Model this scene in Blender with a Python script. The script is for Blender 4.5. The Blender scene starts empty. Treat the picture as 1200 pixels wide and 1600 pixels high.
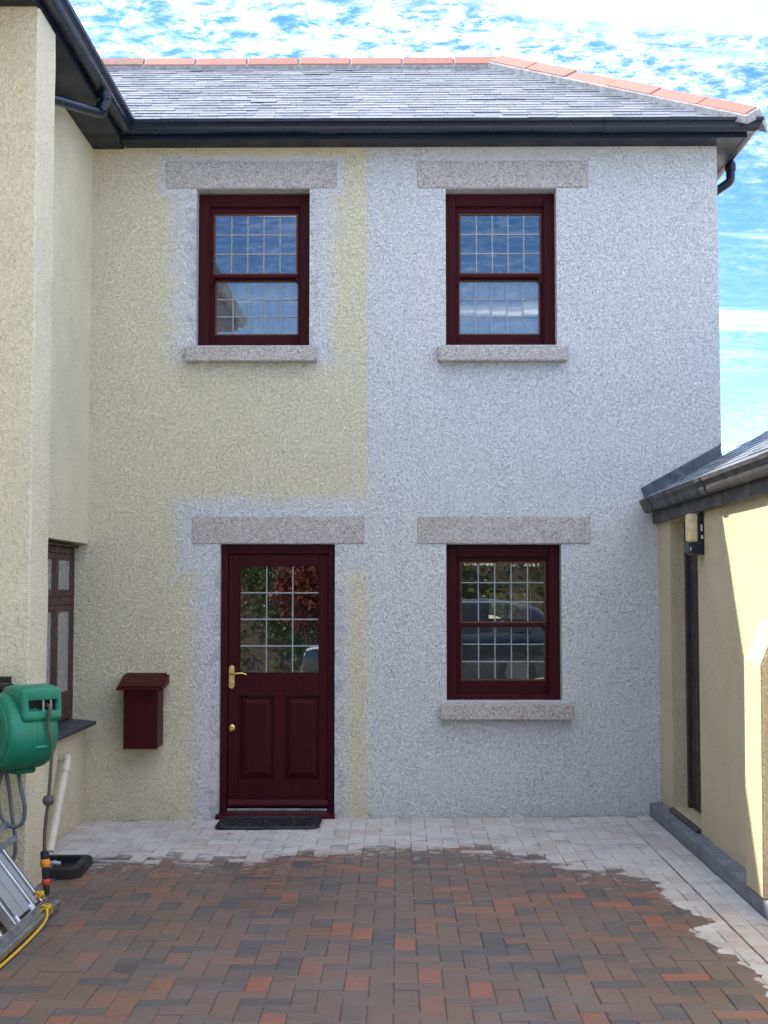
import bpy, bmesh, math, random
import numpy as np
from mathutils import Vector, Matrix

rnd = random.Random(7)
S = bpy.context.scene
C = S.collection

# ------------------------------------------------------------------ camera
cam_d = bpy.data.cameras.new('camera')
cam = bpy.data.objects.new('camera', cam_d)
C.objects.link(cam)
S.camera = cam
CAM = Vector((0.0, -9.8, 1.635))
cam.location = CAM
cam.rotation_euler = (math.radians(90 + 3.39), 0, math.radians(0.596))
cam_d.sensor_fit = 'VERTICAL'
cam_d.sensor_height = 36.0
cam_d.lens = 2110.0 / 1600.0 * 36.0
cam_d.clip_start = 0.05
cam_d.clip_end = 4000
S.render.resolution_x = 768
S.render.resolution_y = 1024

# ------------------------------------------------------------------ sun and sky
SUN_A, SUN_B, SUN_C = 0.745, 0.556, 1.0        # towards the sun: -X, +Y, +Z
sun_dir = Vector((-SUN_A, SUN_B, SUN_C)).normalized()
sun_el = math.asin(sun_dir.z)
sun_az = math.atan2(sun_dir.x, sun_dir.y)
sd = bpy.data.lights.new('sun', 'SUN')
sun = bpy.data.objects.new('sun', sd)
C.objects.link(sun)
sd.energy = 2.0
sd.angle = math.radians(0.53)
sd.color = (1.0, 0.93, 0.80)
sun.rotation_euler = (-sun_dir).to_track_quat('-Z', 'Y').to_euler()
sun.location = (-8, 6, 14)

W = bpy.data.worlds.new('World')
S.world = W
W.use_nodes = True
S.view_settings.view_transform = 'Standard'
S.view_settings.look = 'None'
S.view_settings.gamma = 1.0
S.view_settings.exposure = 2.45
S.view_settings.use_curve_mapping = False
S.cycles.max_bounces = 8
S.cycles.diffuse_bounces = 5
S.cycles.glossy_bounces = 3
S.cycles.transmission_bounces = 2
S.cycles.transparent_max_bounces = 12
S.cycles.caustics_reflective = False
S.cycles.caustics_refractive = False


class NT:
    """small wrapper to write node trees"""
    def __init__(s, tree):
        s.t = tree; s.n = tree.nodes; s.l = tree.links

    def node(s, typ, ins=None, **kw):
        n = s.n.new(typ)
        for k, v in kw.items():
            setattr(n, k, v)
        if ins:
            for k, v in ins.items():
                s.put(n.inputs[k], v)
        return n

    def put(s, sock, v):
        if isinstance(v, bpy.types.NodeSocket):
            s.l.new(v, sock)
        else:
            if isinstance(v, tuple) and len(v) == 3 and sock.type == 'RGBA':
                v = (*v, 1)
            elif isinstance(v, (int, float)) and sock.type == 'RGBA':
                v = (v, v, v, 1)
            sock.default_value = v

    def math(s, op, a, b=None, c=None, clamp=False):
        n = s.n.new('ShaderNodeMath'); n.operation = op; n.use_clamp = clamp
        s.put(n.inputs[0], a)
        if b is not None: s.put(n.inputs[1], b)
        if c is not None: s.put(n.inputs[2], c)
        return n.outputs[0]

    def mix(s, f, a, b, blend='MIX'):
        n = s.n.new('ShaderNodeMix'); n.data_type = 'RGBA'; n.blend_type = blend
        s.put(n.inputs[0], f); s.put(n.inputs[6], a); s.put(n.inputs[7], b)
        return n.outputs[2]

    def ramp(s, f, stops):
        n = s.n.new('ShaderNodeValToRGB')
        e = n.color_ramp.elements
        while len(e) < len(stops): e.new(0.5)
        for i, (p, c) in enumerate(stops):
            e[i].position = p
            e[i].color = (*c, 1) if isinstance(c, tuple) else (c, c, c, 1)
        s.put(n.inputs[0], f)
        return n.outputs[0]

    def noise(s, vec, scale, detail=3, rough=0.55, dist=0.0, col=False):
        n = s.node('ShaderNodeTexNoise', {'Scale': scale, 'Detail': detail, 'Roughness': rough, 'Distortion': dist})
        if vec is not None: s.l.new(vec, n.inputs['Vector'])
        return n.outputs['Color' if col else 'Fac']

    def maprange(s, v, a, b, c=0.0, d=1.0, smooth=True):
        n = s.node('ShaderNodeMapRange', {'Value': v, 'From Min': a, 'From Max': b, 'To Min': c, 'To Max': d})
        if smooth: n.interpolation_type = 'SMOOTHSTEP'
        return n.outputs[0]

    def scalevec(s, vec, sc):
        n = s.node('ShaderNodeMapping', {'Scale': sc}); s.l.new(vec, n.inputs['Vector'])
        return n.outputs[0]


# world: Nishita sky with high thin broken cloud
wt = NT(W.node_tree)
wt.n.clear()
sky = wt.node('ShaderNodeTexSky')
sky.sky_type = 'NISHITA'
sky.sun_disc = False
sky.sun_elevation = sun_el
sky.sun_rotation = sun_az
sky.altitude = 50
sky.air_density = 1.0
sky.dust_density = 0.15
sky.ozone_density = 3.0
tc = wt.node('ShaderNodeTexCoord')
sx = wt.node('ShaderNodeSeparateXYZ'); wt.l.new(tc.outputs['Generated'], sx.inputs[0])
zc = wt.math('MAXIMUM', wt.math('ADD', sx.outputs[2], 0.12), 0.02)
px = wt.math('DIVIDE', sx.outputs[0], zc)
py = wt.math('DIVIDE', sx.outputs[1], zc)
cv = wt.node('ShaderNodeCombineXYZ', {0: px, 1: py, 2: 0.0}).outputs[0]
big = wt.noise(wt.scalevec(cv, (1.0, 1.2, 1)), 1.1, 2, 0.5, 0.3)
small = wt.noise(wt.scalevec(cv, (1.0, 1.3, 1)), 24.0, 6, 0.72, 0.25)
streak = wt.noise(wt.scalevec(cv, (0.4, 2.4, 1)), 1.9, 5, 0.62, 0.4)
puff = wt.math('MULTIPLY', wt.math('POWER', wt.maprange(small, 0.28, 0.86, 0.0, 1.0), 1.8), wt.maprange(big, 0.32, 0.60, 0.22, 1.0))
puff = wt.math('MULTIPLY', puff, wt.maprange(sx.outputs[2], 0.26, 0.46, 0.08, 1.0))
wisp = wt.maprange(streak, 0.52, 0.80, 0.0, 0.22)
cl = wt.math('MULTIPLY', wt.math('MAXIMUM', puff, wisp), wt.maprange(sx.outputs[2], 0.0, 0.16, 0.0, 1.0))
blue = wt.node('ShaderNodeHueSaturation', {'Saturation': 1.33, 'Value': 0.36, 'Color': sky.outputs[0]}).outputs[0]
blue = wt.mix(1.0, blue, (0.97, 0.86, 0.97), 'MULTIPLY')
skyc = wt.mix(cl, blue, (16.5, 16.1, 15.5))
bg = wt.node('ShaderNodeBackground', {'Color': skyc, 'Strength': 0.148})
wo = wt.node('ShaderNodeOutputWorld')
wt.l.new(bg.outputs[0], wo.inputs[0])

# ------------------------------------------------------------------ materials
M = {}


def mat(name, build):
    m = bpy.data.materials.new(name)
    m.use_nodes = True
    t = NT(m.node_tree); t.n.clear()
    p = t.node('ShaderNodeBsdfPrincipled')
    o = t.node('ShaderNodeOutputMaterial')
    t.l.new(p.outputs[0], o.inputs[0])
    geo = t.node('ShaderNodeNewGeometry')
    build(t, p, geo.outputs['Position'])
    M[name] = m
    return m


def setp(t, p, **kw):
    names = dict(col='Base Color', rough='Roughness', metal='Metallic', nrm='Normal', spec='Specular IOR Level', coat='Coat Weight', sheen='Sheen Weight')
    for k, v in kw.items():
        t.put(p.inputs[names[k]], v)


def bump(t, h, strength, dist):
    return t.node('ShaderNodeBump', {'Height': h, 'Strength': strength, 'Distance': dist}).outputs[0]


def roughcast(t, pos, k=1.0):
    """height of thrown render: lumpy worm-like splashes a couple of centimetres across"""
    n1 = t.noise(pos, 64 * k, 2, 0.55, 0.9)
    n2 = t.noise(pos, 40 * k, 1, 0.5, 0.4)
    ridge = t.math('SUBTRACT', 1.0, t.math('MULTIPLY', t.math('ABSOLUTE', t.math('SUBTRACT', n1, 0.5)), 4.0))
    return t.math('ADD', t.math('ADD', t.math('MULTIPLY', ridge, 0.40), t.math('MULTIPLY', n1, 0.45)), t.math('MULTIPLY', n2, 0.35))


CREAM = (0.85, 0.785, 0.585)
WHITE = (0.82, 0.825, 0.83)


def box_mask(t, X, Z, x0, x1, z0, z1, soft):
    dx = t.math('SUBTRACT', t.math('ABSOLUTE', t.math('SUBTRACT', X, (x0 + x1) / 2)), (x1 - x0) / 2)
    dz = t.math('SUBTRACT', t.math('ABSOLUTE', t.math('SUBTRACT', Z, (z0 + z1) / 2)), (z1 - z0) / 2)
    return t.maprange(t.math('MAXIMUM', dx, dz), -soft * 0.4, soft, 1.0, 0.0)


def b_facade(t, p, pos):
    s = t.node('ShaderNodeSeparateXYZ'); t.l.new(pos, s.inputs[0])
    n_lo = t.noise(pos, 5.5, 4, 0.6)
    n_hi = t.noise(pos, 60, 2, 0.6)
    wob = t.math('ADD', t.math('MULTIPLY', t.math('SUBTRACT', n_lo, 0.5), 0.20), t.math('MULTIPLY', t.math('SUBTRACT', n_hi, 0.5), 0.16))
    wob2 = t.math('ADD', t.math('MULTIPLY', t.math('SUBTRACT', n_lo, 0.5), 0.06), t.math('MULTIPLY', t.math('SUBTRACT', n_hi, 0.5), 0.09))
    X = t.math('ADD', s.outputs[0], wob); Z = t.math('ADD', s.outputs[2], wob)
    X2 = t.math('ADD', s.outputs[0], wob2); Z2 = t.math('ADD', s.outputs[2], wob2)
    masks = [t.maprange(X2, -0.255, -0.185, 0.0, 1.0),
             box_mask(t, X, Z, -1.62, -0.52, 3.34, 4.62, 0.13),
             box_mask(t, X2, Z2, -1.75, -0.41, 4.575, 4.845, 0.02),
             box_mask(t, X, Z, -1.44, -0.40, -0.3, 2.22, 0.11),
             box_mask(t, X, Z, -1.57, -0.16, 1.80, 2.28, 0.10)]
    m = masks[0]
    for q in masks[1:]:
        m = t.math('MAXIMUM', m, q)
    h = roughcast(t, pos)
    col = t.mix(m, CREAM, WHITE)
    # patchy first coat: cement shows grey in the hollows and in thinner areas
    big = t.noise(pos, 1.7, 4, 0.6)
    thin = t.maprange(big, 0.35, 0.68, 0.35, 1.0)
    hollow = t.maprange(h, 0.38, 0.78, 1.0, 0.0)
    g = t.math('MULTIPLY', t.math('MULTIPLY', hollow, thin), t.math('ADD', t.math('MULTIPLY', m, 0.50), 0.05))
    col = t.mix(g, col, (0.36, 0.375, 0.40))
    # bare cement left along the new jambs and under the sills
    ring = box_mask(t, X, Z, -1.53, -0.61, 3.30, 4.58, 0.05)
    ring2 = box_mask(t, X, Z, -1.335, -0.415, -0.3, 1.95, 0.035)
    r = t.math('MULTIPLY', t.math('MAXIMUM', ring, ring2), t.maprange(t.noise(pos, 9, 4, 0.7), 0.42, 0.62, 0.0, 0.5))
    col = t.mix(r, col, (0.36, 0.38, 0.41))
    # faint rain streaks and splash dirt low down
    low = t.maprange(s.outputs[2], 0.0, 0.35, 0.30, 0.0)
    col = t.mix(t.math('MULTIPLY', low, t.noise(pos, 14, 4, 0.65)), col, (0.22, 0.21, 0.20))
    setp(t, p, col=col, rough=0.9, spec=0.2, nrm=bump(t, h, 1.0, 0.020))


def b_cream(scale, amp, colr=CREAM):
    def f(t, p, pos):
        h = roughcast(t, pos, scale)
        n = t.noise(pos, 2.3, 5, 0.65)
        col = t.mix(t.maprange(n, 0.3, 0.75), colr, tuple(c * 0.9 for c in colr))
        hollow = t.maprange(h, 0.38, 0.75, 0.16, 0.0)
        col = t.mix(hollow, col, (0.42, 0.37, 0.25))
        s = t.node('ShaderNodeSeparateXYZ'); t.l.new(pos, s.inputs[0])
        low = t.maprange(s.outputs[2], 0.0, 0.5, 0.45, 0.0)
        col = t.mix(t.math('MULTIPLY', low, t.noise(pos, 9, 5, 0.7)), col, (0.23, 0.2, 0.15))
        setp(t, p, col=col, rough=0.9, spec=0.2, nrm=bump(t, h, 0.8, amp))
    return f


def b_granite(t, p, pos):
    v = t.node('ShaderNodeTexVoronoi', {'Scale': 110.0}); t.l.new(pos, v.inputs['Vector'])
    g = t.node('ShaderNodeSeparateXYZ'); t.l.new(v.outputs['Color'], g.inputs[0])
    c = t.ramp(g.outputs[0], [(0.0, (0.26, 0.235, 0.215)), (0.3, (0.46, 0.42, 0.385)), (0.65, (0.56, 0.515, 0.475)), (1.0, (0.68, 0.65, 0.62))])
    n = t.noise(pos, 6, 4, 0.6)
    c = t.mix(t.maprange(n, 0.35, 0.7, 0.0, 0.35), c, (0.46, 0.41, 0.35))
    h = t.math('ADD', t.noise(pos, 70, 4, 0.6), t.math('MULTIPLY', g.outputs[1], 0.35))
    setp(t, p, col=c, rough=0.8, nrm=bump(t, h, 0.7, 0.008))


def b_plain(col, rough=0.5, metal=0.0, var=0.12, nscale=20, bmp=0.0, bscale=80, coat=0.0, spec=0.5):
    def f(t, p, pos):
        n = t.noise(pos, nscale, 4, 0.6)
        c = t.mix(t.maprange(n, 0.3, 0.7, 0.0, 1.0), tuple(q * (1 - var) for q in col), tuple(min(1, q * (1 + var)) for q in col))
        r = t.maprange(t.noise(pos, nscale * 0.7, 3), 0.3, 0.7, max(0.02, rough * 0.8), min(1, rough * 1.2))
        setp(t, p, col=c, rough=r, metal=metal, coat=coat, spec=spec)
        if bmp:
            setp(t, p, nrm=bump(t, t.noise(pos, bscale, 4, 0.6), 0.5, bmp))
    return f


def b_wood(t, p, pos):
    g = t.noise(t.scalevec(pos, (55, 55, 3.0)), 1.0, 4, 0.6, 0.6)
    c = t.mix(t.maprange(g, 0.3, 0.7), (0.044, 0.0058, 0.009), (0.060, 0.0078, 0.0112))
    setp(t, p, col=c, rough=0.45, spec=0.10, nrm=bump(t, g, 0.25, 0.001))


def b_slate(random_from):
    def f(t, p, pos):
        if random_from == 'island':
            geo = [n for n in t.n if n.type == 'NEW_GEOMETRY'][0]; r = geo.outputs['Random Per Island']
        else:
            r = t.node('ShaderNodeObjectInfo').outputs['Random']
        c = t.ramp(r, [(0.0, (0.13, 0.145, 0.175)), (0.5, (0.185, 0.205, 0.24)), (1.0, (0.26, 0.28, 0.315))])
        n = t.noise(pos, 9, 5, 0.65)
        c = t.mix(t.maprange(n, 0.52, 0.75, 0.0, 0.5), c, (0.30, 0.31, 0.30))
        l = t.noise(pos, 26, 4, 0.7)
        c = t.mix(t.maprange(l, 0.62, 0.72, 0.0, 0.5), c, (0.33, 0.33, 0.24))
        h = t.noise(t.scalevec(pos, (1, 3, 3)), 30, 5, 0.6)
        setp(t, p, col=c, rough=t.maprange(n, 0.3, 0.7, 0.24, 0.44), spec=0.6, nrm=bump(t, h, 0.5, 0.006))
    return f


def wet_dry(t, pos):
    """1 where the blocks are dry: along the house and down the right-hand side"""
    s = t.node('ShaderNodeSeparateXYZ'); t.l.new(pos, s.inputs[0])
    fc = t.node('ShaderNodeFloatCurve')
    cur = fc.mapping.curves[0]
    pts = [(-2.5, 1.5), (-1.45, 1.46), (-0.87, 1.46), (-0.45, 1.24), (0.11, 1.13), (0.62, 1.25), (0.95, 1.72), (1.30, 2.05), (1.44, 2.7), (1.52, 5.6), (2.5, 5.9)]
    cur.points[0].location = ((pts[0][0] + 2.5) / 5, pts[0][1] / 6)
    cur.points[1].location = ((pts[-1][0] + 2.5) / 5, pts[-1][1] / 6)
    for x, y in pts[1:-1]:
        cur.points.new((x + 2.5) / 5, y / 6)
    for q in cur.points: q.handle_type = 'VECTOR'
    fc.mapping.update()
    xw = t.math('ADD', s.outputs[0], t.math('MULTIPLY', t.math('SUBTRACT', t.noise(pos, 3.1, 4, 0.6), 0.5), 0.5))
    t.put(fc.inputs['Value'], t.math('DIVIDE', t.math('ADD', xw, 2.5), 5.0))
    yb = t.math('MULTIPLY', fc.outputs[0], -6.0)
    n = t.math('MULTIPLY', t.math('SUBTRACT', t.noise(t.scalevec(pos, (1, 1.6, 1)), 9, 6, 0.75), 0.5), 0.75)
    d = t.math('ADD', t.math('SUBTRACT', s.outputs[1], yb), n)
    return d, s


def b_paver(random_from):
    def f(t, p, pos):
        if random_from == 'island':
            geo = [n for n in t.n if n.type == 'NEW_GEOMETRY'][0]; r = geo.outputs['Random Per Island']
        else:
            r = t.node('ShaderNodeObjectInfo').outputs['Random']
        d, s = wet_dry(t, pos)
        r2 = t.math('FRACT', t.math('MULTIPLY', r, 37.3))
        d = t.math('ADD', d, t.math('MULTIPLY', t.math('SUBTRACT', r2, 0.5), 0.36))
        dry = t.math('MULTIPLY', t.maprange(d, -0.10, 0.10), t.maprange(t.noise(pos, 4.2, 4, 0.6), 0.30, 0.40, 0.55, 1.0))
        base = t.ramp(r, [(0.0, (0.078, 0.076, 0.080)), (0.10, (0.095, 0.090, 0.090)), (0.20, (0.135, 0.104, 0.090)), (0.45, (0.165, 0.110, 0.088)),
                          (0.62, (0.195, 0.112, 0.084)), (0.76, (0.145, 0.113, 0.097)), (0.90, (0.240, 0.112, 0.076)), (1.0, (0.34, 0.112, 0.068))])
        mo = t.noise(pos, 24, 5, 0.65)
        base = t.mix(t.maprange(mo, 0.35, 0.7, 0.0, 0.55), base, (0.150, 0.120, 0.106))
        big = t.noise(t.scalevec(pos, (1, 1.4, 1)), 2.0, 4, 0.6)
        base = t.mix(t.maprange(big, 0.42, 0.72, 0.0, 0.5), base, (0.175, 0.150, 0.135))
        # lime bloom on the damp blocks close to the dry edge
        bl = t.math('MULTIPLY', t.maprange(t.noise(pos, 17, 5, 0.7), 0.55, 0.63), t.maprange(d, -0.75, -0.05, 0.0, 0.8))
        base = t.mix(bl, base, (0.48, 0.455, 0.42))
        dcol = t.mix(t.maprange(r2, 0.45, 1.0, 0.0, 0.75, False), (0.60, 0.585, 0.565), (0.50, 0.41, 0.375))
        dcol = t.mix(t.maprange(mo, 0.3, 0.7, 0.0, 0.3), dcol, (0.36, 0.355, 0.35))
        dcol = t.mix(t.maprange(t.noise(pos, 3.0, 4, 0.6), 0.45, 0.65, 0.0, 0.5), dcol, (0.37, 0.365, 0.365))
        col = t.mix(dry, base, dcol)
        rough = t.mix(dry, t.maprange(big, 0.3, 0.7, 0.36, 0.66), 0.85)
        h = t.math('ADD', t.noise(pos, 90, 4, 0.6), t.math('MULTIPLY', t.noise(pos, 14, 3), 1.3))
        setp(t, p, col=col, rough=rough, spec=0.45, nrm=bump(t, h, 0.5, 0.004))
    return f


def b_sand(t, p, pos):
    d, s = wet_dry(t, pos)
    n = t.noise(pos, 60, 4, 0.7)
    dry = t.math('MULTIPLY', t.maprange(d, 0.05, 0.45), t.maprange(s.outputs[1], -1.9, -0.9, 0.12, 0.85))
    c = t.mix(dry, (0.09, 0.078, 0.068), (0.46, 0.45, 0.42))
    c = t.mix(t.maprange(n, 0.3, 0.7, 0.0, 0.6), c, (0.11, 0.095, 0.08))
    setp(t, p, col=c, rough=0.9, nrm=bump(t, n, 0.5, 0.004))


def b_plinth(t, p, pos):
    n = t.noise(pos, 7, 6, 0.7, 0.5)
    c = t.ramp(n, [(0.25, (0.10, 0.115, 0.14)), (0.5, (0.165, 0.182, 0.21)), (0.66, (0.23, 0.245, 0.265)), (0.8, (0.36, 0.365, 0.36))])
    w = t.noise(t.scalevec(pos, (3, 0.6, 1)), 20, 4, 0.7)
    c = t.mix(t.maprange(w, 0.62, 0.74, 0.0, 0.5), c, (0.36, 0.36, 0.34))
    setp(t, p, col=c, rough=0.6, nrm=bump(t, t.noise(pos, 45, 5, 0.65), 0.6, 0.008))


def b_terra(t, p, pos):
    n = t.noise(pos, 12, 5, 0.65)
    r = t.node('ShaderNodeObjectInfo').outputs['Random']
    c = t.mix(r, (0.38, 0.165, 0.125), (0.44, 0.20, 0.155))
    c = t.mix(t.maprange(n, 0.5, 0.75, 0.0, 0.45), c, (0.38, 0.20, 0.15))
    setp(t, p, col=c, rough=0.75, nrm=bump(t, t.noise(pos, 60, 4), 0.4, 0.004))


def b_terra_old(t, p, pos):
    n = t.noise(pos, 22, 5, 0.7)
    c = t.mix(t.maprange(n, 0.42, 0.6), (0.40, 0.17, 0.12), (0.20, 0.185, 0.15))
    c = t.mix(t.maprange(t.noise(pos, 40, 4), 0.6, 0.7), c, (0.05, 0.05, 0.04))
    setp(t, p, col=c, rough=0.9, nrm=bump(t, n, 0.8, 0.01))


def b_mat(t, p, pos):
    v = t.node('ShaderNodeTexVoronoi', {'Scale': 22.0}, feature='DISTANCE_TO_EDGE'); t.l.new(t.scalevec(pos, (1, 1.0, 1)), v.inputs['Vector'])
    e = t.maprange(v.outputs[0], 0.03, 0.10)
    w = t.node('ShaderNodeTexVoronoi', {'Scale': 60.0}, feature='DISTANCE_TO_EDGE'); t.l.new(pos, w.inputs['Vector'])
    h = t.math('SUBTRACT', 1.0, t.math('MULTIPLY', e, t.maprange(w.outputs[0], 0.02, 0.08, 0.4, 1.0)))
    c = t.mix(h, (0.010, 0.011, 0.013), (0.038, 0.042, 0.050))
    setp(t, p, col=c, rough=0.6, nrm=bump(t, h, 1.0, 0.01))


def b_ribbed(t, p, pos):
    s = t.node('ShaderNodeSeparateXYZ'); t.l.new(pos, s.inputs[0])
    w = t.math('SINE', t.math('MULTIPLY', s.outputs[1], 900.0))
    setp(t, p, col=(0.42, 0.43, 0.45), rough=0.45, metal=0.9, nrm=bump(t, w, 0.6, 0.002))


def b_leaf(c1, c2, c3):
    def f(t, p, pos):
        geo = [n for n in t.n if n.type == 'NEW_GEOMETRY'][0]
        c = t.ramp(geo.outputs['Random Per Island'], [(0.0, c1), (0.55, c2), (1.0, c3)])
        setp(t, p, col=c, rough=0.5, spec=0.35)
    return f


mat('facade', b_facade)
mat('cream_wing', b_cream(0.85, 0.018))
mat('cream_annex', b_cream(1.0, 0.018, (0.72, 0.63, 0.42)))
mat('granite', b_granite)
mat('wood', b_wood)
mat('wood_old', b_plain((0.060, 0.028, 0.026), 0.6, 0, 0.25, 30))
mat('bead', b_plain((0.135, 0.058, 0.028), 0.5, 0, 0.2, 40))
mat('plastic_black', b_plain((0.006, 0.012, 0.030), 0.30, 0, 0.15, 6))
mat('plastic_soffit', b_plain((0.006, 0.011, 0.024), 0.42, 0, 0.15, 6, spec=0.25))
mat('plastic_grey', b_plain((0.052, 0.050, 0.050), 0.55, 0, 0.35, 9, 0.002, 40))
mat('rubber', b_plain((0.014, 0.015, 0.017), 0.6, 0, 0.3, 12))
mat('slate', b_slate('object'))
mat('slate_bulk', b_slate('island'))
mat('roof_felt', b_plain((0.05, 0.052, 0.058), 0.8))
mat('paver', b_paver('object'))
mat('paver_bulk', b_paver('island'))
mat('sand', b_sand)
mat('plinth', b_plinth)
mat('terracotta', b_terra)
mat('terracotta_old', b_terra_old)
mat('mortar', b_plain((0.33, 0.33, 0.33), 0.9, 0, 0.25, 30, 0.006, 60))
mat('lead', b_plain((0.10, 0.115, 0.14), 0.45, 0.35, 0.35, 12, 0.003, 30))
mat('came', b_plain((0.36, 0.38, 0.40), 0.5, 0.3, 0.15, 40))
mat('brass', b_plain((0.72, 0.52, 0.20), 0.28, 1.0, 0.12, 30))
mat('aluminium', b_plain((0.62, 0.63, 0.65), 0.33, 1.0, 0.12, 14))
mat('ribbed', b_ribbed)
mat('doormat', b_mat)
mat('green', b_plain((0.008, 0.215, 0.125), 0.42, 0, 0.12, 9))
mat('green_light', b_plain((0.05, 0.36, 0.25), 0.42, 0, 0.1, 9))
mat('dark_slot', b_plain((0.008, 0.008, 0.009), 0.7))
mat('grey_plastic', b_plain((0.085, 0.085, 0.088), 0.5))
mat('hose_brown', b_plain((0.095, 0.080, 0.062), 0.45, 0, 0.2, 60))
mat('hose_grey', b_plain((0.115, 0.145, 0.155), 0.42, 0, 0.12, 30))
mat('orange', b_plain((0.85, 0.32, 0.03), 0.4))
mat('red', b_plain((0.70, 0.055, 0.03), 0.4))
mat('white_pipe', b_plain((0.66, 0.62, 0.52), 0.4, 0, 0.08, 8))
mat('rope', b_plain((0.72, 0.47, 0.04), 0.7, 0, 0.2, 90, 0.003, 250))
mat('slate_sill', b_plain((0.040, 0.047, 0.062), 0.5, 0, 0.25, 9, 0.003, 40))
mat('obscure', b_plain((0.30, 0.31, 0.29), 0.25, 0, 0.2, 45, 0.006, 30))
mat('door_dark', b_plain((0.012, 0.008, 0.009), 0.5))
mat('brown_tile', b_plain((0.075, 0.050, 0.050), 0.5, 0, 0.3, 14, 0.003))
mat('lamp_cream', b_plain((0.72, 0.60, 0.34), 0.35, 0, 0.1, 25))
mat('sticker', b_plain((0.6, 0.6, 0.6), 0.6))
mat('plaster', b_plain((0.55, 0.53, 0.49), 0.9))
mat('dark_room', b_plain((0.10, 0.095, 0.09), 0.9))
mat('net', b_plain((0.85, 0.87, 0.89), 0.9, 0, 0.05, 30))
mat('ground', b_plain((0.52, 0.485, 0.42), 0.9, 0, 0.25, 3, 0.01, 60))
mat('ivy', b_leaf((0.022, 0.040, 0.012), (0.045, 0.085, 0.022), (0.11, 0.14, 0.04)))
mat('acer', b_leaf((0.05, 0.008, 0.009), (0.12, 0.018, 0.016), (0.22, 0.05, 0.03)))
mat('bark', b_plain((0.10, 0.075, 0.055), 0.9, 0, 0.3, 14, 0.01, 30))
mat('car_paint', b_plain((0.010, 0.013, 0.020), 0.15, 0, 0.1, 6, coat=1.0))
mat('car_glass', b_plain((0.01, 0.012, 0.014), 0.06))
mat('tyre', b_plain((0.018, 0.018, 0.018), 0.8))
mat('headlight', b_plain((0.75, 0.78, 0.8), 0.12, 0.6))


def glass_mat(name, refl, tint):
    m = bpy.data.materials.new(name); m.use_nodes = True
    t = NT(m.node_tree); t.n.clear()
    tr = t.node('ShaderNodeBsdfTransparent', {'Color': tint})
    gl = t.node('ShaderNodeBsdfGlossy', {'Color': (0.95, 0.97, 1.0), 'Roughness': 0.0})
    fr = t.node('ShaderNodeFresnel', {'IOR': refl})
    mx = t.node('ShaderNodeMixShader')
    t.l.new(fr.outputs[0], mx.inputs[0]); t.l.new(tr.outputs[0], mx.inputs[1]); t.l.new(gl.outputs[0], mx.inputs[2])
    o = t.node('ShaderNodeOutputMaterial'); t.l.new(mx.outputs[0], o.inputs[0])
    M[name] = m


glass_mat('glass', 2.1, (0.92, 0.94, 0.93))

# ------------------------------------------------------------------ mesh helpers
WORLD = {}


def org(parent):
    return WORLD.get(parent.name, Vector((0, 0, 0))) if parent else Vector((0, 0, 0))


def empty(name, loc, label=None, cat=None, group=None, kind=None):
    o = bpy.data.objects.new(name, None)
    C.objects.link(o)
    o.location = loc
    o.empty_display_size = 0.1
    WORLD[o.name] = Vector(loc)
    tag(o, label, cat, group, kind)
    return o


def tag(o, label=None, cat=None, group=None, kind=None):
    if label: o['label'] = label
    if cat: o['category'] = cat
    if group: o['group'] = group
    if kind: o['kind'] = kind
    return o


def link(name, me, parent, loc=None):
    o = bpy.data.objects.new(name, me)
    C.objects.link(o)
    if parent:
        o.parent = parent
    if loc is not None:
        o.location = Vector(loc) - org(parent)
    WORLD[o.name] = org(parent) if loc is None else Vector(loc)
    return o


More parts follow.
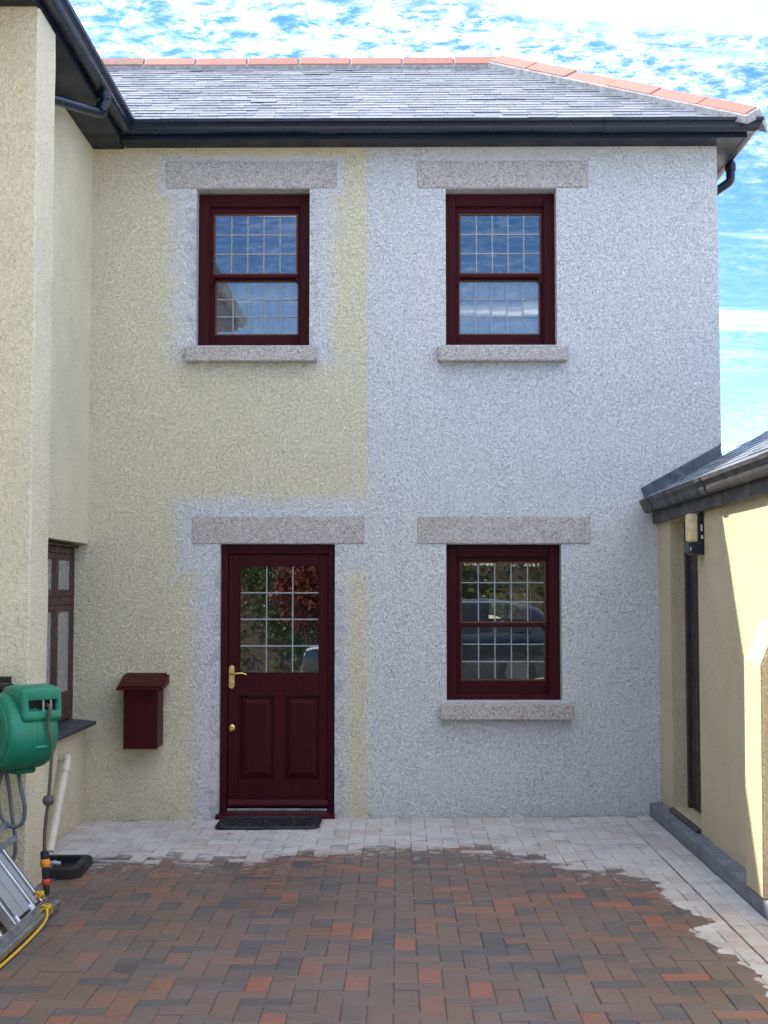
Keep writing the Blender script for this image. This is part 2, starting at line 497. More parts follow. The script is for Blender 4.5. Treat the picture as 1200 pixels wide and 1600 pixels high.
class MB:
    def __init__(s):
        s.v = []; s.f = []

    def add(s, vs, fs):
        b = len(s.v)
        s.v += [tuple(v) for v in vs]
        s.f += [tuple(i + b for i in f) for f in fs]
        return s

    def box(s, x0, x1, y0, y1, z0, z1):
        if x0 > x1: x0, x1 = x1, x0
        if y0 > y1: y0, y1 = y1, y0
        if z0 > z1: z0, z1 = z1, z0
        vs = [(x0, y0, z0), (x1, y0, z0), (x1, y1, z0), (x0, y1, z0), (x0, y0, z1), (x1, y0, z1), (x1, y1, z1), (x0, y1, z1)]
        return s.add(vs, [(0, 3, 2, 1), (4, 5, 6, 7), (0, 1, 5, 4), (1, 2, 6, 5), (2, 3, 7, 6), (3, 0, 4, 7)])

    def prism(s, prof, a, b, axis):
        """2D profile extruded between a and b; axis 'x': prof=(y,z); 'y': prof=(x,z); 'z': prof=(x,y)"""
        n = len(prof)
        mk = {'x': lambda q, t: (t, q[0], q[1]), 'y': lambda q, t: (q[0], t, q[1]), 'z': lambda q, t: (q[0], q[1], t)}[axis]
        vs = [mk(q, a) for q in prof] + [mk(q, b) for q in prof]
        fs = [tuple(range(n)), tuple(range(2 * n - 1, n - 1, -1))]
        fs += [(i, i + n, (i + 1) % n + n, (i + 1) % n) for i in range(n)]
        return s.add(vs, fs)

    def bar(s, p, q, w, h, up=(0, 0, 1)):
        p, q = Vector(p), Vector(q)
        d = (q - p).normalized(); u = Vector(up)
        r = d.cross(u).normalized(); u = r.cross(d).normalized()
        vs = []
        for c in (p, q):
            for a, b in ((-1, -1), (1, -1), (1, 1), (-1, 1)):
                vs.append(c + r * a * w / 2 + u * b * h / 2)
        return s.add(vs, [(3, 2, 1, 0), (4, 5, 6, 7), (0, 1, 5, 4), (1, 2, 6, 5), (2, 3, 7, 6), (3, 0, 4, 7)])

    def tube(s, pts, r, n=10, smooth=4):
        P = [Vector(p) for p in pts]
        if smooth > 1 and len(P) > 2:
            Q = []
            for i in range(len(P) - 1):
                a, b, c, d = P[max(i - 1, 0)], P[i], P[i + 1], P[min(i + 2, len(P) - 1)]
                for k in range(smooth):
                    t = k / smooth
                    Q.append(0.5 * ((2 * b) + (c - a) * t + (2 * a - 5 * b + 4 * c - d) * t * t + (3 * b - a - 3 * c + d) * t ** 3))
            Q.append(P[-1]); P = Q
        rad = r if callable(r) else (lambda t: r)
        d = (P[1] - P[0]).normalized()
        u = d.orthogonal().normalized()
        vs = []; fs = []
        for i, c in enumerate(P):
            dd = (P[min(i + 1, len(P) - 1)] - P[max(i - 1, 0)]).normalized()
            u = (u - dd * u.dot(dd)).normalized(); w = dd.cross(u)
            rr = rad(i / (len(P) - 1))
            for k in range(n):
                an = 2 * math.pi * k / n
                vs.append(c + (u * math.cos(an) + w * math.sin(an)) * rr)
        for i in range(len(P) - 1):
            for k in range(n):
                fs.append((i * n + k, i * n + (k + 1) % n, (i + 1) * n + (k + 1) % n, (i + 1) * n + k))
        fs.append(tuple(range(n - 1, -1, -1))); fs.append(tuple((len(P) - 1) * n + k for k in range(n)))
        return s.add(vs, fs)

    def lathe(s, prof, n=24, mtx=None):
        """profile (radius, height) about local Z"""
        vs = []; fs = []
        for r, z in prof:
            for k in range(n):
                a = 2 * math.pi * k / n
                v = Vector((r * math.cos(a), r * math.sin(a), z))
                vs.append(mtx @ v if mtx else v)
        m = len(prof)
        for i in range(m - 1):
            for k in range(n):
                fs.append((i * n + k, i * n + (k + 1) % n, (i + 1) * n + (k + 1) % n, (i + 1) * n + k))
        fs.append(tuple(range(n - 1, -1, -1))); fs.append(tuple((m - 1) * n + k for k in range(n)))
        return s.add(vs, fs)

    def xf(s, m):
        s.v = [tuple(m @ Vector(v)) for v in s.v]
        return s

    def mesh(s, name, mt, o=Vector((0, 0, 0)), bevel=0.0, seg=1, smooth=False):
        bm = bmesh.new()
        vv = [bm.verts.new(Vector(v) - o) for v in s.v]
        for f in s.f:
            try: bm.faces.new([vv[i] for i in f])
            except ValueError: pass
        bmesh.ops.recalc_face_normals(bm, faces=bm.faces)
        if bevel:
            es = [e for e in bm.edges if len(e.link_faces) == 2 and e.calc_face_angle(0) > 0.5]
            bmesh.ops.bevel(bm, geom=es, offset=bevel, segments=seg, affect='EDGES', clamp_overlap=True)
        me = bpy.data.meshes.new(name)
        bm.to_mesh(me); bm.free()
        if smooth:
            me.polygons.foreach_set('use_smooth', [True] * len(me.polygons))
            try: me.set_sharp_from_angle(angle=math.radians(40))
            except Exception: pass
        me.materials.append(M[mt])
        return me

    def build(s, name, mt, parent=None, bevel=0.0, seg=1, smooth=False):
        me = s.mesh(name, mt, org(parent), bevel, seg, smooth)
        return link(name, me, parent)


def wall_with_holes(mb, plane, a0, a1, z0, z1, t0, t1, holes):
    """slab with rectangular openings; plane 'y': spans X (a) and Z, thickness in Y t0..t1; plane 'x': spans Y and Z, thickness in X"""
    A = sorted({a0, a1, *[h[0] for h in holes], *[h[1] for h in holes]})
    Z = sorted({z0, z1, *[h[2] for h in holes], *[h[3] for h in holes]})
    A = [a for a in A if a0 <= a <= a1]; Z = [z for z in Z if z0 <= z <= z1]
    def solid(i, j):
        if i < 0 or j < 0 or i >= len(A) - 1 or j >= len(Z) - 1: return False
        ca, cz = (A[i] + A[i + 1]) / 2, (Z[j] + Z[j + 1]) / 2
        return not any(h[0] < ca < h[1] and h[2] < cz < h[3] for h in holes)
    P = (lambda a, z, t: (a, t, z)) if plane == 'y' else (lambda a, z, t: (t, a, z))
    for i in range(len(A) - 1):
        for j in range(len(Z) - 1):
            if not solid(i, j): continue
            q = [(A[i], Z[j]), (A[i + 1], Z[j]), (A[i + 1], Z[j + 1]), (A[i], Z[j + 1])]
            for t in (t0, t1):
                mb.add([P(a, z, t) for a, z in q], [(0, 1, 2, 3)])
            for (di, dj, e) in ((0, -1, (0, 1)), (1, 0, (1, 2)), (0, 1, (2, 3)), (-1, 0, (3, 0))):
                if not solid(i + di, j + dj):
                    u, v = q[e[0]], q[e[1]]
                    mb.add([P(*u, t0), P(*v, t0), P(*v, t1), P(*u, t1)], [(0, 1, 2, 3)])
    return mb


def weld(me):
    bm = bmesh.new(); bm.from_mesh(me)
    bmesh.ops.remove_doubles(bm, verts=bm.verts, dist=0.0004)
    bmesh.ops.recalc_face_normals(bm, faces=bm.faces)
    bm.to_mesh(me); bm.free()


# ------------------------------------------------------------------ ground and paving
g = MB(); g.add([(-900, -900, -0.075), (900, -900, -0.075), (900, 900, -0.075), (-900, 900, -0.075)], [(0, 1, 2, 3)])
tag(g.build('ground', 'ground'), kind='structure')

TILT = 0.0105                       # the yard rises slightly to the right
PAV_Z = 0.022
PX0, PX1, PY1 = -2.252, 1.803, -5.6
pav = MB().box(PX0 - 0.25, PX1 + 0.05, PY1, 0.02, -0.07, -0.004).mesh('paving', 'sand')
paving = link('paving', pav, None)
paving.location = (0, 0, PAV_Z); paving.rotation_euler = (0, -TILT, 0)
WORLD[paving.name] = Vector((0, 0, 0))
tag(paving, 'wet red and grey block paving of the yard, dry along the house', 'paving', kind='structure')


def gz(x):
    return PAV_Z + TILT * x


def clip_poly(poly, a, b, c):
    """keep a*x+b*y<=c"""
    out = []
    for i in range(len(poly)):
        p, q = poly[i], poly[(i + 1) % len(poly)]
        dp, dq = a * p[0] + b * p[1] - c, a * q[0] + b * q[1] - c
        if dp <= 0: out.append(p)
        if dp * dq < 0:
            t = dp / (dp - dq)
            out.append((p[0] + (q[0] - p[0]) * t, p[1] + (q[1] - p[1]) * t))
    return out


def paver_geo(mb, x0, x1, y0, y1, dz, tx, ty, ch=0.0035, th=0.05):
    cx, cy = (x0 + x1) / 2, (y0 + y1) / 2
    r1 = [(x0, y0), (x1, y0), (x1, y1), (x0, y1)]
    r2 = [(x0 + ch, y0 + ch), (x1 - ch, y0 + ch), (x1 - ch, y1 - ch), (x0 + ch, y1 - ch)]
    zt = lambda p, o: o + dz + (p[0] - cx) * tx + (p[1] - cy) * ty
    vs = [(*p, -th) for p in r1] + [(*p, zt(p, -ch * 0.8)) for p in r1] + [(*p, zt(p, 0)) for p in r2]
    fs = [(i, (i + 1) % 4, (i + 1) % 4 + 4, i + 4) for i in range(4)] + [(i + 4, (i + 1) % 4 + 4, (i + 1) % 4 + 8, i + 8) for i in range(4)] + [(8, 9, 10, 11)]
    mb.add(vs, fs)


U = 0.1015
J = 0.0016
rects = []
# soldier row along the house, two stretcher rows along the plinth, herringbone field between
BX = PX1 - 2 * U - 0.012
n = int((BX - PX0) / U) + 2
for i in range(n):
    x = PX0 + i * U
    rects.append((x, min(x + U, BX), -0.048 - 2 * U, -0.048, 'S'))
for c in range(2):
    y = -0.03 - (0.07 if c else 0.0)
    while y > PY1:
        x = PX1 - (c + 1) * U - 0.004
        rects.append((x, x + U, max(y - 2 * U, PY1), y, 'B')); y -= 2 * U
# thin dark strip of cut blocks against the wall
x = PX0
while x < BX:
    w = rnd.choice((0.1, 0.2, 0.2, 0.15))
    rects.append((x, min(x + w, BX), -0.046, 0.0, 'E')); x += w
YF = -0.048 - 2 * U
ni = int((BX - PX0) / U) + 4; nj = int((YF - PY1) / U) + 4
for i in range(-3, ni):
    for j in range(-3, nj):
        c = (i - j) % 4
        if c == 0: r = (i, i + 2, j, j + 1)
        elif c == 3: r = (i, i + 1, j, j + 2)
        else: continue
        x0, x1 = PX0 + r[0] * U, PX0 + r[1] * U
        y1, y0 = YF - r[2] * U, YF - r[3] * U
        x0, x1 = max(x0, PX0), min(x1, BX); y0, y1 = max(y0, PY1), min(y1, YF)
        if x1 - x0 < 0.015 or y1 - y0 < 0.015: continue
        rects.append((x0, x1, y0, y1, 'H'))


def screen_area(r):
    x, y = (r[0] + r[1]) / 2, (r[2] + r[3]) / 2
    d = y - CAM.y
    if d < 0.5: return -1
    u = (x - CAM.x) / d * 2110 + 622; v = 925 + (CAM.z - gz(x)) / d * 2110
    if not (-20 < u < 1220 and v < 1612): return -1
    return (r[1] - r[0]) * (r[3] - r[2]) / d ** 3


order = sorted(range(len(rects)), key=lambda k: -screen_area(rects[k]))
single = set(order[:300])
bulk = MB()
shared = {}
for k, r in enumerate(rects):
    w, h = r[1] - r[0] - 2 * J, r[3] - r[2] - 2 * J
    dz = rnd.gauss(0, 0.0012); tx = rnd.gauss(0, 0.006); ty = rnd.gauss(0, 0.006)
    cx, cy = (r[0] + r[1]) / 2, (r[2] + r[3]) / 2
    if r[4] == 'E': dz -= 0.004
    if k in single:
        key = (round(w, 3), round(h, 3), rnd.randrange(4))
        if key not in shared:
            m_ = MB(); paver_geo(m_, -w / 2, w / 2, -h / 2, h / 2, 0, 0, 0)
            me = m_.mesh('paver', 'paver')
            shared[key] = me
        o = bpy.data.objects.new('paver', shared[key]); C.objects.link(o)
        o.parent = paving
        o.location = (cx, cy, dz)
        o.rotation_euler = (ty, -tx, rnd.gauss(0, 0.004))
    else:
        jx, jy = rnd.gauss(0, 0.0008), rnd.gauss(0, 0.0008)
        paver_geo(bulk, r[0] + J + jx, r[1] - J + jx, r[2] + J + jy, r[3] - J + jy, dz, tx, ty)
bk = bulk.build('far_pavers', 'paver_bulk', paving)
bk['kind'] = 'stuff'

# ------------------------------------------------------------------ the front house
HX0, HX1, HD, HZ = -2.255, 2.35, 2.8, 4.915
house = empty('house', (0.05, 1.4, 0.0), 'two storey house front, half cream half white roughcast, under a slate roof', 'house')
OPEN = {'ul': (-1.485, -0.650, 3.440, 4.607), 'ur': (0.352, 1.165, 3.440, 4.603), 'lr': (0.350, 1.183, 0.850, 1.982), 'door': (-1.292, -0.458, 0.0, 1.983)}
w = wall_with_holes(MB(), 'y', HX0 - 0.28, HX1, -0.05, HZ + 0.02, 0.0, 0.30, [OPEN['ul'], OPEN['ur'], OPEN['lr'], (-1.292, -0.458, -1, 1.983)])
o = w.build('wall', 'facade', house); weld(o.data)
BACKW = (0.80, 1.21, 1.36, 1.66)
w = wall_with_holes(MB(), 'y', HX0, HX1, -0.05, HZ + 0.02, HD - 0.25, HD, [BACKW, (-1.3, -0.6, 3.4, 4.4)])
o = w.build('wall', 'plaster', house); weld(o.data)
MB().box(HX1 - 0.28, HX1, 0.301, HD - 0.251, -0.05, HZ + 0.02).build('wall', 'facade', house)
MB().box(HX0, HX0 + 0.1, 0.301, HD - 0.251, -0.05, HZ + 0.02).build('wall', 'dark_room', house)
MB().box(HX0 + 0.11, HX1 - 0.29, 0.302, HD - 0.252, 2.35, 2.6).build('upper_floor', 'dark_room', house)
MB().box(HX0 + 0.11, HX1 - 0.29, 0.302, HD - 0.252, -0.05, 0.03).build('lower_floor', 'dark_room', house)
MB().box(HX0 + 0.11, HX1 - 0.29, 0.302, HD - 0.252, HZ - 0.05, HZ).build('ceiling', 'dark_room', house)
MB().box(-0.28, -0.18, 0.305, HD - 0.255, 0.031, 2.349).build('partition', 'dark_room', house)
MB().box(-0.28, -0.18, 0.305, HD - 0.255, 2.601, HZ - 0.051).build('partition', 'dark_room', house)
# lintels and sills
for k, (a, b, z0, z1) in {'ul': (-1.712, -0.449, 4.608, 4.813), 'ur': (0.144, 1.406, 4.604, 4.811), 'lr': (0.140, 1.396, 1.983, 2.183), 'd': (-1.498, -0.243, 1.984, 2.184)}.items():
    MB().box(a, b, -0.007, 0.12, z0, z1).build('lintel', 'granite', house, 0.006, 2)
for a, b, z in ((-1.550, -0.591, 3.436), (0.290, 1.238, 3.436), (0.304, 1.247, 0.846)):
    pr = [(0.14, z + 0.004), (0.02, z - 0.004), (-0.075, z - 0.016), (-0.075, z - 0.125), (0.0, z - 0.125), (0.14, z - 0.125)]
    MB().prism(pr, a, b, 'x').build('sill', 'granite', house, 0.007, 2)


def panes(part, x0, x1, z0, z1, y, nc, nr, lead=0.0095):
    """leaded light: separate panes held in lead cames"""
    dx, dz = (x1 - x0) / nc, (z1 - z0) / nr
    me = MB().box(-dx / 2 + 0.001, dx / 2 - 0.001, -0.002, 0.002, -dz / 2 + 0.001, dz / 2 - 0.001).mesh('pane', 'glass')
    for i in range(nc):
        for j in range(nr):
            p = link('pane', me, part, (x0 + (i + 0.5) * dx, y, z0 + (j + 0.5) * dz))
            p.rotation_euler = (rnd.gauss(0, 0.0005), 0, rnd.gauss(0, 0.0005))
    for i in range(1, nc):
        MB().box(x0 + i * dx - lead / 2, x0 + i * dx + lead / 2, y - 0.007, y + 0.006, z0, z1).build('lead_came', 'came', part, 0.0015)
    for j in range(1, nr):
        MB().box(x0, x1, y - 0.0075, y + 0.0065, z0 + j * dz - lead / 2, z0 + j * dz + lead / 2).build('lead_came', 'came', part, 0.0015)


def ring(x0, x1, z0, z1, y0, y1, l, r, b, t):
    m = MB()
    m.box(x0, x0 + l, y0, y1, z0, z1); m.box(x1 - r, x1, y0, y1, z0, z1)
    m.box(x0 + l, x1 - r, y0, y1, z0, z0 + b); m.box(x0 + l, x1 - r, y0, y1, z1 - t, z1)
    return m


def sash_window(op, top_gap, lower_dx, k):
    x0, x1, z0, z1 = op[0] + 0.002, op[1] - 0.002, op[2] + 0.001, op[3] - top_gap
    H, L = z1 - z0, x1 - x0
    Y = 0.115
    win = ring(x0, x1, z0, z1, Y, Y + 0.12, 0.076, 0.076, 0.034, 0.086).build('window', 'wood', house, 0.003)
    # inner stop, a step back
    ring(x0 + 0.070, x1 - 0.070, z0 + 0.028, z1 - 0.080, Y + 0.018, Y + 0.10, 0.014, 0.014, 0.012, 0.012).build('stop_bead', 'wood', win, 0.002)
    gz1, gz0 = z1 - k[0] * H, z1 - k[1] * H         # upper glass
    hz1, hz0 = z1 - k[2] * H, z1 - k[3] * H         # lower glass
    gx0, gx1 = x0 + 0.142 * L, x1 - 0.130 * L
    a, b = x0 + 0.084, x1 - 0.084
    YU = Y + 0.030
    m = ring(a, b, gz0 - 0.036, z1 - 0.090, YU, YU + 0.038, gx0 - a - 0.012, b - gx1 - 0.012, 0.024, z1 - 0.090 - gz1 - 0.012)
    m.build('upper_sash', 'wood', win, 0.002)
    for xx, sg in ((a, 1), (b, -1)):                 # sash horns
        hp = [(xx, gz0 - 0.034), (xx + sg * 0.030, gz0 - 0.034), (xx + sg * 0.028, gz0 - 0.055), (xx + sg * 0.012, gz0 - 0.080), (xx + sg * 0.008, gz0 - 0.098), (xx, gz0 - 0.098)]
        MB().prism(hp, YU + 0.002, YU + 0.034, 'y').build('sash_horn', 'wood', win, 0.002)
    ring(gx0 - 0.013, gx1 + 0.013, gz0 - 0.013, gz1 + 0.013, YU + 0.005, YU + 0.030, 0.012, 0.012, 0.012, 0.012).build('glazing_bead', 'bead', win, 0.003)
    panes(win, gx0, gx1, gz0, gz1, YU + 0.02, 5, 3)
    YL = YU + 0.045
    gx0 += lower_dx; gx1 += lower_dx
    a, b = x0 + 0.080, x1 - 0.080
    m = ring(a, b, z0 + 0.035, hz1 + 0.045, YL, YL + 0.038, gx0 - a - 0.010, b - gx1 - 0.010, hz0 - 0.012 - z0 - 0.035, 0.034)
    m.build('lower_sash', 'wood', win, 0.002)
    ring(gx0 - 0.011, gx1 + 0.011, hz0 - 0.011, hz1 + 0.011, YL + 0.006, YL + 0.028, 0.010, 0.010, 0.010, 0.010).build('glazing_bead', 'bead', win, 0.002)
    panes(win, gx0, gx1, hz0, hz1, YL + 0.02, 5, 3)
    c = MB().box((x0 + x1) / 2 - 0.018, (x0 + x1) / 2 + 0.018, YU + 0.03, YU + 0.06, gz0 - 0.006, gz0 + 0.010)
    c.lathe([(0.010, 0), (0.010, 0.014), (0.006, 0.02)], 10, Matrix.Translation(((x0 + x1) / 2, YU + 0.05, gz0 + 0.008)))
    c.build('sash_catch', 'came', win)
    return win


K_UP = (0.126, 0.504, 0.555, 0.895)
K_LO = (0.117, 0.496, 0.533, 0.872)
sash_window(OPEN['ul'], 0.014, 0.008, K_UP)
sash_window(OPEN['ur'], 0.012, -0.006, K_UP)
sash_window(OPEN['lr'], 0.004, 0.003, K_LO)


# net curtains behind the lower sashes upstairs
def net(x0, x1, z0, z1, y, label, amp=0.008):
    m = MB(); nx = 60
    top = []
    for i in range(nx + 1):
        x = x0 + (x1 - x0) * i / nx
        top.append((x, y + amp * math.sin(i * 0.9) + amp * 0.6 * math.sin(i * 0.37 + 1)))
    vs = [(x, yy, z0) for x, yy in top] + [(x, yy, z1) for x, yy in top]
    m.add(vs, [(i, i + 1, i + nx + 2, i + nx + 1) for i in range(nx)])
    m.tube([(x0 - 0.04, y, z1), (x1 + 0.04, y, z1)], 0.006, 8, 1)
    return tag(m.build('net_curtain', 'net', None, smooth=True), label, 'curtain', 'net curtains upstairs')


net(-1.43, -0.70, 3.46, 3.965, 0.262, 'white half curtain behind the lower sash of the upstairs window above the door')
net(0.40, 1.11, 3.46, 3.965, 0.262, 'white half curtain behind the lower sash of the upstairs window on the white side')

# door and its frame
dx0, dx1, dz1 = OPEN['door'][0] + 0.003, OPEN['door'][1] - 0.003, OPEN['door'][3] - 0.003
DY = 0.06
m = MB()
m.box(dx0, dx0 + 0.048, DY, DY + 0.1, 0.052, dz1); m.box(dx1 - 0.048, dx1, DY, DY + 0.1, 0.052, dz1)
m.box(dx0 + 0.048, dx1 - 0.048, DY, DY + 0.1, dz1 - 0.066, dz1)
dframe = m.build('door_frame', 'wood', house, 0.003)
MB().prism([(DY + 0.10, 0.006), (-0.035, 0.006), (-0.035, 0.034), (DY - 0.01, 0.052), (DY + 0.10, 0.052)], dx0 - 0.022, dx1 + 0.008, 'x').build('threshold', 'wood', dframe, 0.003)
MB().box(dx0 + 0.052, dx1 - 0.052, DY - 0.004, DY + 0.03, 0.054, 0.074).build('threshold_strip', 'aluminium', dframe, 0.003)
lx0, lx1, lz0, lz1 = dx0 + 0.051, dx1 - 0.043, 0.078, dz1 - 0.069
gx0, gx1, gz0_, gz1_ = -1.160, -0.573, 1.042, 1.828
y0, y1 = DY + 0.022, DY + 0.068
m = MB()
m.box(lx0, gx0, y0, y1, lz0, lz1); m.box(gx1, lx1, y0, y1, lz0, lz1)
m.box(gx0, gx1, y0, y1, gz1_, lz1)                     # top rail
m.box(gx0, gx1, y0, y1, 0.880, gz0_)                   # lock rail
m.box(gx0, gx1, y0, y1, lz0, 0.272)                    # bottom rail
pm0, pm1 = -0.902, -0.822
m.box(pm0, pm1, y0, y1, 0.272, 0.880)                  # muntin
door = m.build('door', 'wood', house, 0.002)
for a, b in ((gx0, pm0), (pm1, gx1)):
    m = ring(a, b, 0.272, 0.880, y0 + 0.004, y1 - 0.012, 0.014, 0.014, 0.014, 0.014)
    m.build('moulding', 'wood', door, 0.005, 2)
    a2, b2 = a + 0.016, b - 0.016; c2, d2 = 0.288, 0.864
    e = 0.038
    m = MB().add([(a2, y0 + 0.020, c2), (b2, y0 + 0.020, c2), (b2, y0 + 0.020, d2), (a2, y0 + 0.020, d2),
                  (a2 + e, y0 + 0.007, c2 + e), (b2 - e, y0 + 0.007, c2 + e), (b2 - e, y0 + 0.007, d2 - e), (a2 + e, y0 + 0.007, d2 - e),
                  (a2, y1 - 0.01, c2), (b2, y1 - 0.01, c2), (b2, y1 - 0.01, d2), (a2, y1 - 0.01, d2)],
                 [(0, 1, 5, 4), (1, 2, 6, 5), (2, 3, 7, 6), (3, 0, 4, 7), (4, 5, 6, 7), (0, 8, 9, 1), (1, 9, 10, 2), (2, 10, 11, 3), (3, 11, 8, 0), (11, 10, 9, 8)])
    m.build('panel', 'wood', door)
ring(gx0 - 0.003, gx1 + 0.003, gz0_ - 0.003, gz1_ + 0.003, y0 - 0.003, y0 + 0.012, 0.010, 0.010, 0.010, 0.010).build('glazing_bead', 'wood', door, 0.003)
panes(door, gx0 + 0.006, gx1 - 0.006, gz0_ + 0.006, gz1_ - 0.006, y0 + 0.018, 3, 4, 0.010)
MB().prism([(y0 + 0.001, lz0 + 0.012), (y0 - 0.032, lz0 + 0.012), (y0 - 0.032, lz0 + 0.026), (y0 - 0.010, lz0 + 0.056), (y0 + 0.001, lz0 + 0.060)], lx0 + 0.004, lx1 - 0.004, 'x').build('weather_bar', 'wood', door, 0.002)
hx = -1.212
pl = [(hx - 0.022, 0.945), (hx, 0.930), (hx + 0.022, 0.945), (hx + 0.022, 1.085), (hx + 0.018, 1.092), (hx, 1.105), (hx - 0.018, 1.092), (hx - 0.022, 1.085)]
m = MB().prism(pl, y0 - 0.007, y0 + 0.001, 'y')
m.prism([(hx - 0.013, 0.955), (hx + 0.013, 0.955), (hx + 0.013, 1.078), (hx, 1.088), (hx - 0.013, 1.078)], y0 - 0.011, y0 - 0.006, 'y')
hand = m.build('door_handle', 'brass', door, 0.002)
MB().tube([(hx, y0 - 0.008, 1.042), (hx, y0 - 0.045, 1.042), (hx + 0.012, y0 - 0.058, 1.042), (hx + 0.05, y0 - 0.060, 1.046), (hx + 0.085, y0 - 0.056, 1.046), (hx + 0.112, y0 - 0.05, 1.036)], lambda t: 0.009 - 0.003 * t, 10, 4).build('door_handle', 'brass', door, smooth=True)
m = MB().lathe([(0.026, 0), (0.026, 0.006), (0.022, 0.010), (0.013, 0.011), (0.012, 0.015)], 24, Matrix.Translation((hx + 0.002, y0 + 0.001, 0.648)) @ Matrix.Rotation(math.pi / 2, 4, 'X'))
m.box(hx + 0.0, hx + 0.004, y0 - 0.016, y0 - 0.013, 0.640, 0.656)
m.build('door_lock', 'brass', door, smooth=True)

# eaves of the front house: soffit, fascia, ogee gutter
SZ = 4.915
FY = -0.200
MB().box(-2.010, HX1 + 0.155, FY + 0.018, 0.0, SZ, SZ + 0.012).build('soffit', 'plastic_soffit', house)
MB().box(HX1 + 0.001, HX1 + 0.155, 0.001, HD + 0.2, SZ, SZ + 0.012).build('soffit', 'plastic_soffit', house)
MB().box(-1.99, HX1 + 0.173, FY, FY + 0.017, SZ - 0.004, SZ + 0.13).build('fascia', 'plastic_soffit', house, 0.002)
MB().box(HX1 + 0.156, HX1 + 0.173, FY + 0.018, HD + 0.2, SZ - 0.004, SZ + 0.13).build('fascia', 'plastic_soffit', house, 0.002)


def ogee(o, s, z):
    """gutter section starting at fascia coordinate o, going outwards in direction s"""
    p = [(0, 0.085), (0, 0.0), (0.045, -0.006), (0.062, 0.002), (0.070, 0.018), (0.074, 0.036), (0.084, 0.052), (0.096, 0.064), (0.100, 0.084), (0.093, 0.085), (0.088, 0.070), (0.07, 0.055), (0.062, 0.02), (0.045, 0.004), (0.005, 0.008), (0.005, 0.085)]
    return [(o + s * a, z + b) for a, b in p]


GZ = 4.945


def gutter_mitre(mb, secA, secB):
    """skin between two matched sections"""
    n_ = len(secA)
    mb.add(list(secA) + list(secB), [(i, (i + 1) % n_, (i + 1) % n_ + n_, i + n_) for i in range(n_)] + [tuple(range(n_)), tuple(range(2 * n_ - 1, n_ - 1, -1))])


ux = HX1 + 0.173
prof = ogee(0, 1, 0)
A = [(-1.99 + a, FY - a, GZ + b) for a, b in prof]          # inner corner with the wing
B = [(ux + a, FY - a, GZ + b) for a, b in prof]             # outer corner
D_ = [(ux + a, HD + 0.2, GZ + b) for a, b in prof]
m = MB(); gutter_mitre(m, A, B); gt = m.build('gutter', 'plastic_black', house)
for xx in (-0.50, 1.55):
    pr = [(FY - 0.002 - a * 1.05, GZ - 0.004 + b * 1.04) for a, b in prof[1:9]] + [(FY - a * 0.99, GZ + b) for a, b in reversed(prof[1:9])]
    MB().prism(pr, xx - 0.07, xx + 0.07, 'x').build('gutter_union', 'plastic_black', gt)
m = MB(); gutter_mitre(m, B, D_); gt2 = m.build('gutter', 'plastic_black', house)
# swan-neck and downpipe round the right-hand corner
sy = 0.50
m = MB().tube([(ux + 0.05, sy, GZ + 0.01), (ux + 0.05, sy, GZ - 0.10), (ux + 0.045, sy, GZ - 0.135), (ux + 0.02, sy + 0.02, GZ - 0.16), (HX1 + 0.07, sy + 0.10, GZ - 0.235), (HX1 + 0.045, sy + 0.13, GZ - 0.27), (HX1 + 0.045, sy + 0.13, 2.9)], 0.034, 14, 3)
m.tube([(ux + 0.05, sy, GZ + 0.0), (ux + 0.05, sy, GZ - 0.06)], 0.042, 14, 1)
m.build('downpipe', 'plastic_black', house, smooth=True)

# main roof
EY, EZ = -0.262, 5.040            # eave edge of the slates
PITCH = math.atan2(1.07, 1.70)
RUN = 1.70
RY = EY + RUN
RZ = EZ + RUN * math.tan(PITCH)
EX = 2.592                        # hip eave
tp = math.tan(PITCH)
m = MB()
HIPX = EX - RUN
e_ = 0.03
LV = -5.2
m.add([(LV, EY, EZ - e_), (EX, EY, EZ - e_), (HIPX, RY, RZ - e_), (LV, RY, RZ - e_), (EX, RY + RUN, EZ - e_), (LV, RY + RUN, EZ - e_)],
      [(0, 1, 2, 3), (1, 4, 2), (4, 5, 3, 2), (0, 5, 4, 1), (0, 3, 5)])
roof = m.build('roof', 'roof_felt', house)
cp, sp = math.cos(PITCH), math.sin(PITCH)
GAUGE = 0.0885


def slope_pt(x, s, off):
    """point on the front slope: s metres up from the eave, off metres above the plane"""
    return Vector((x, EY + s * cp - off * sp, EZ - e_ + s * sp + off * cp))


def slate_mesh(mb, poly, thick_lo=0.012, thick_hi=0.004, s0=0.0, L=0.2, thk=0.005):
    """poly in (x, s); lower end rides on the courses below"""
    n_ = len(poly)
    off = lambda s: thick_lo + (thick_hi - thick_lo) * min(1, max(0, (s - s0) / L))
    top = [slope_pt(x, s, off(s) + thk) for x, s in poly]
    bot = [slope_pt(x, s, off(s)) for x, s in poly]
    mb.add(top + bot, [tuple(range(n_)), tuple(range(2 * n_ - 1, n_ - 1, -1))] + [(i, i + n_, (i + 1) % n_ + n_, (i + 1) % n_) for i in range(n_)])


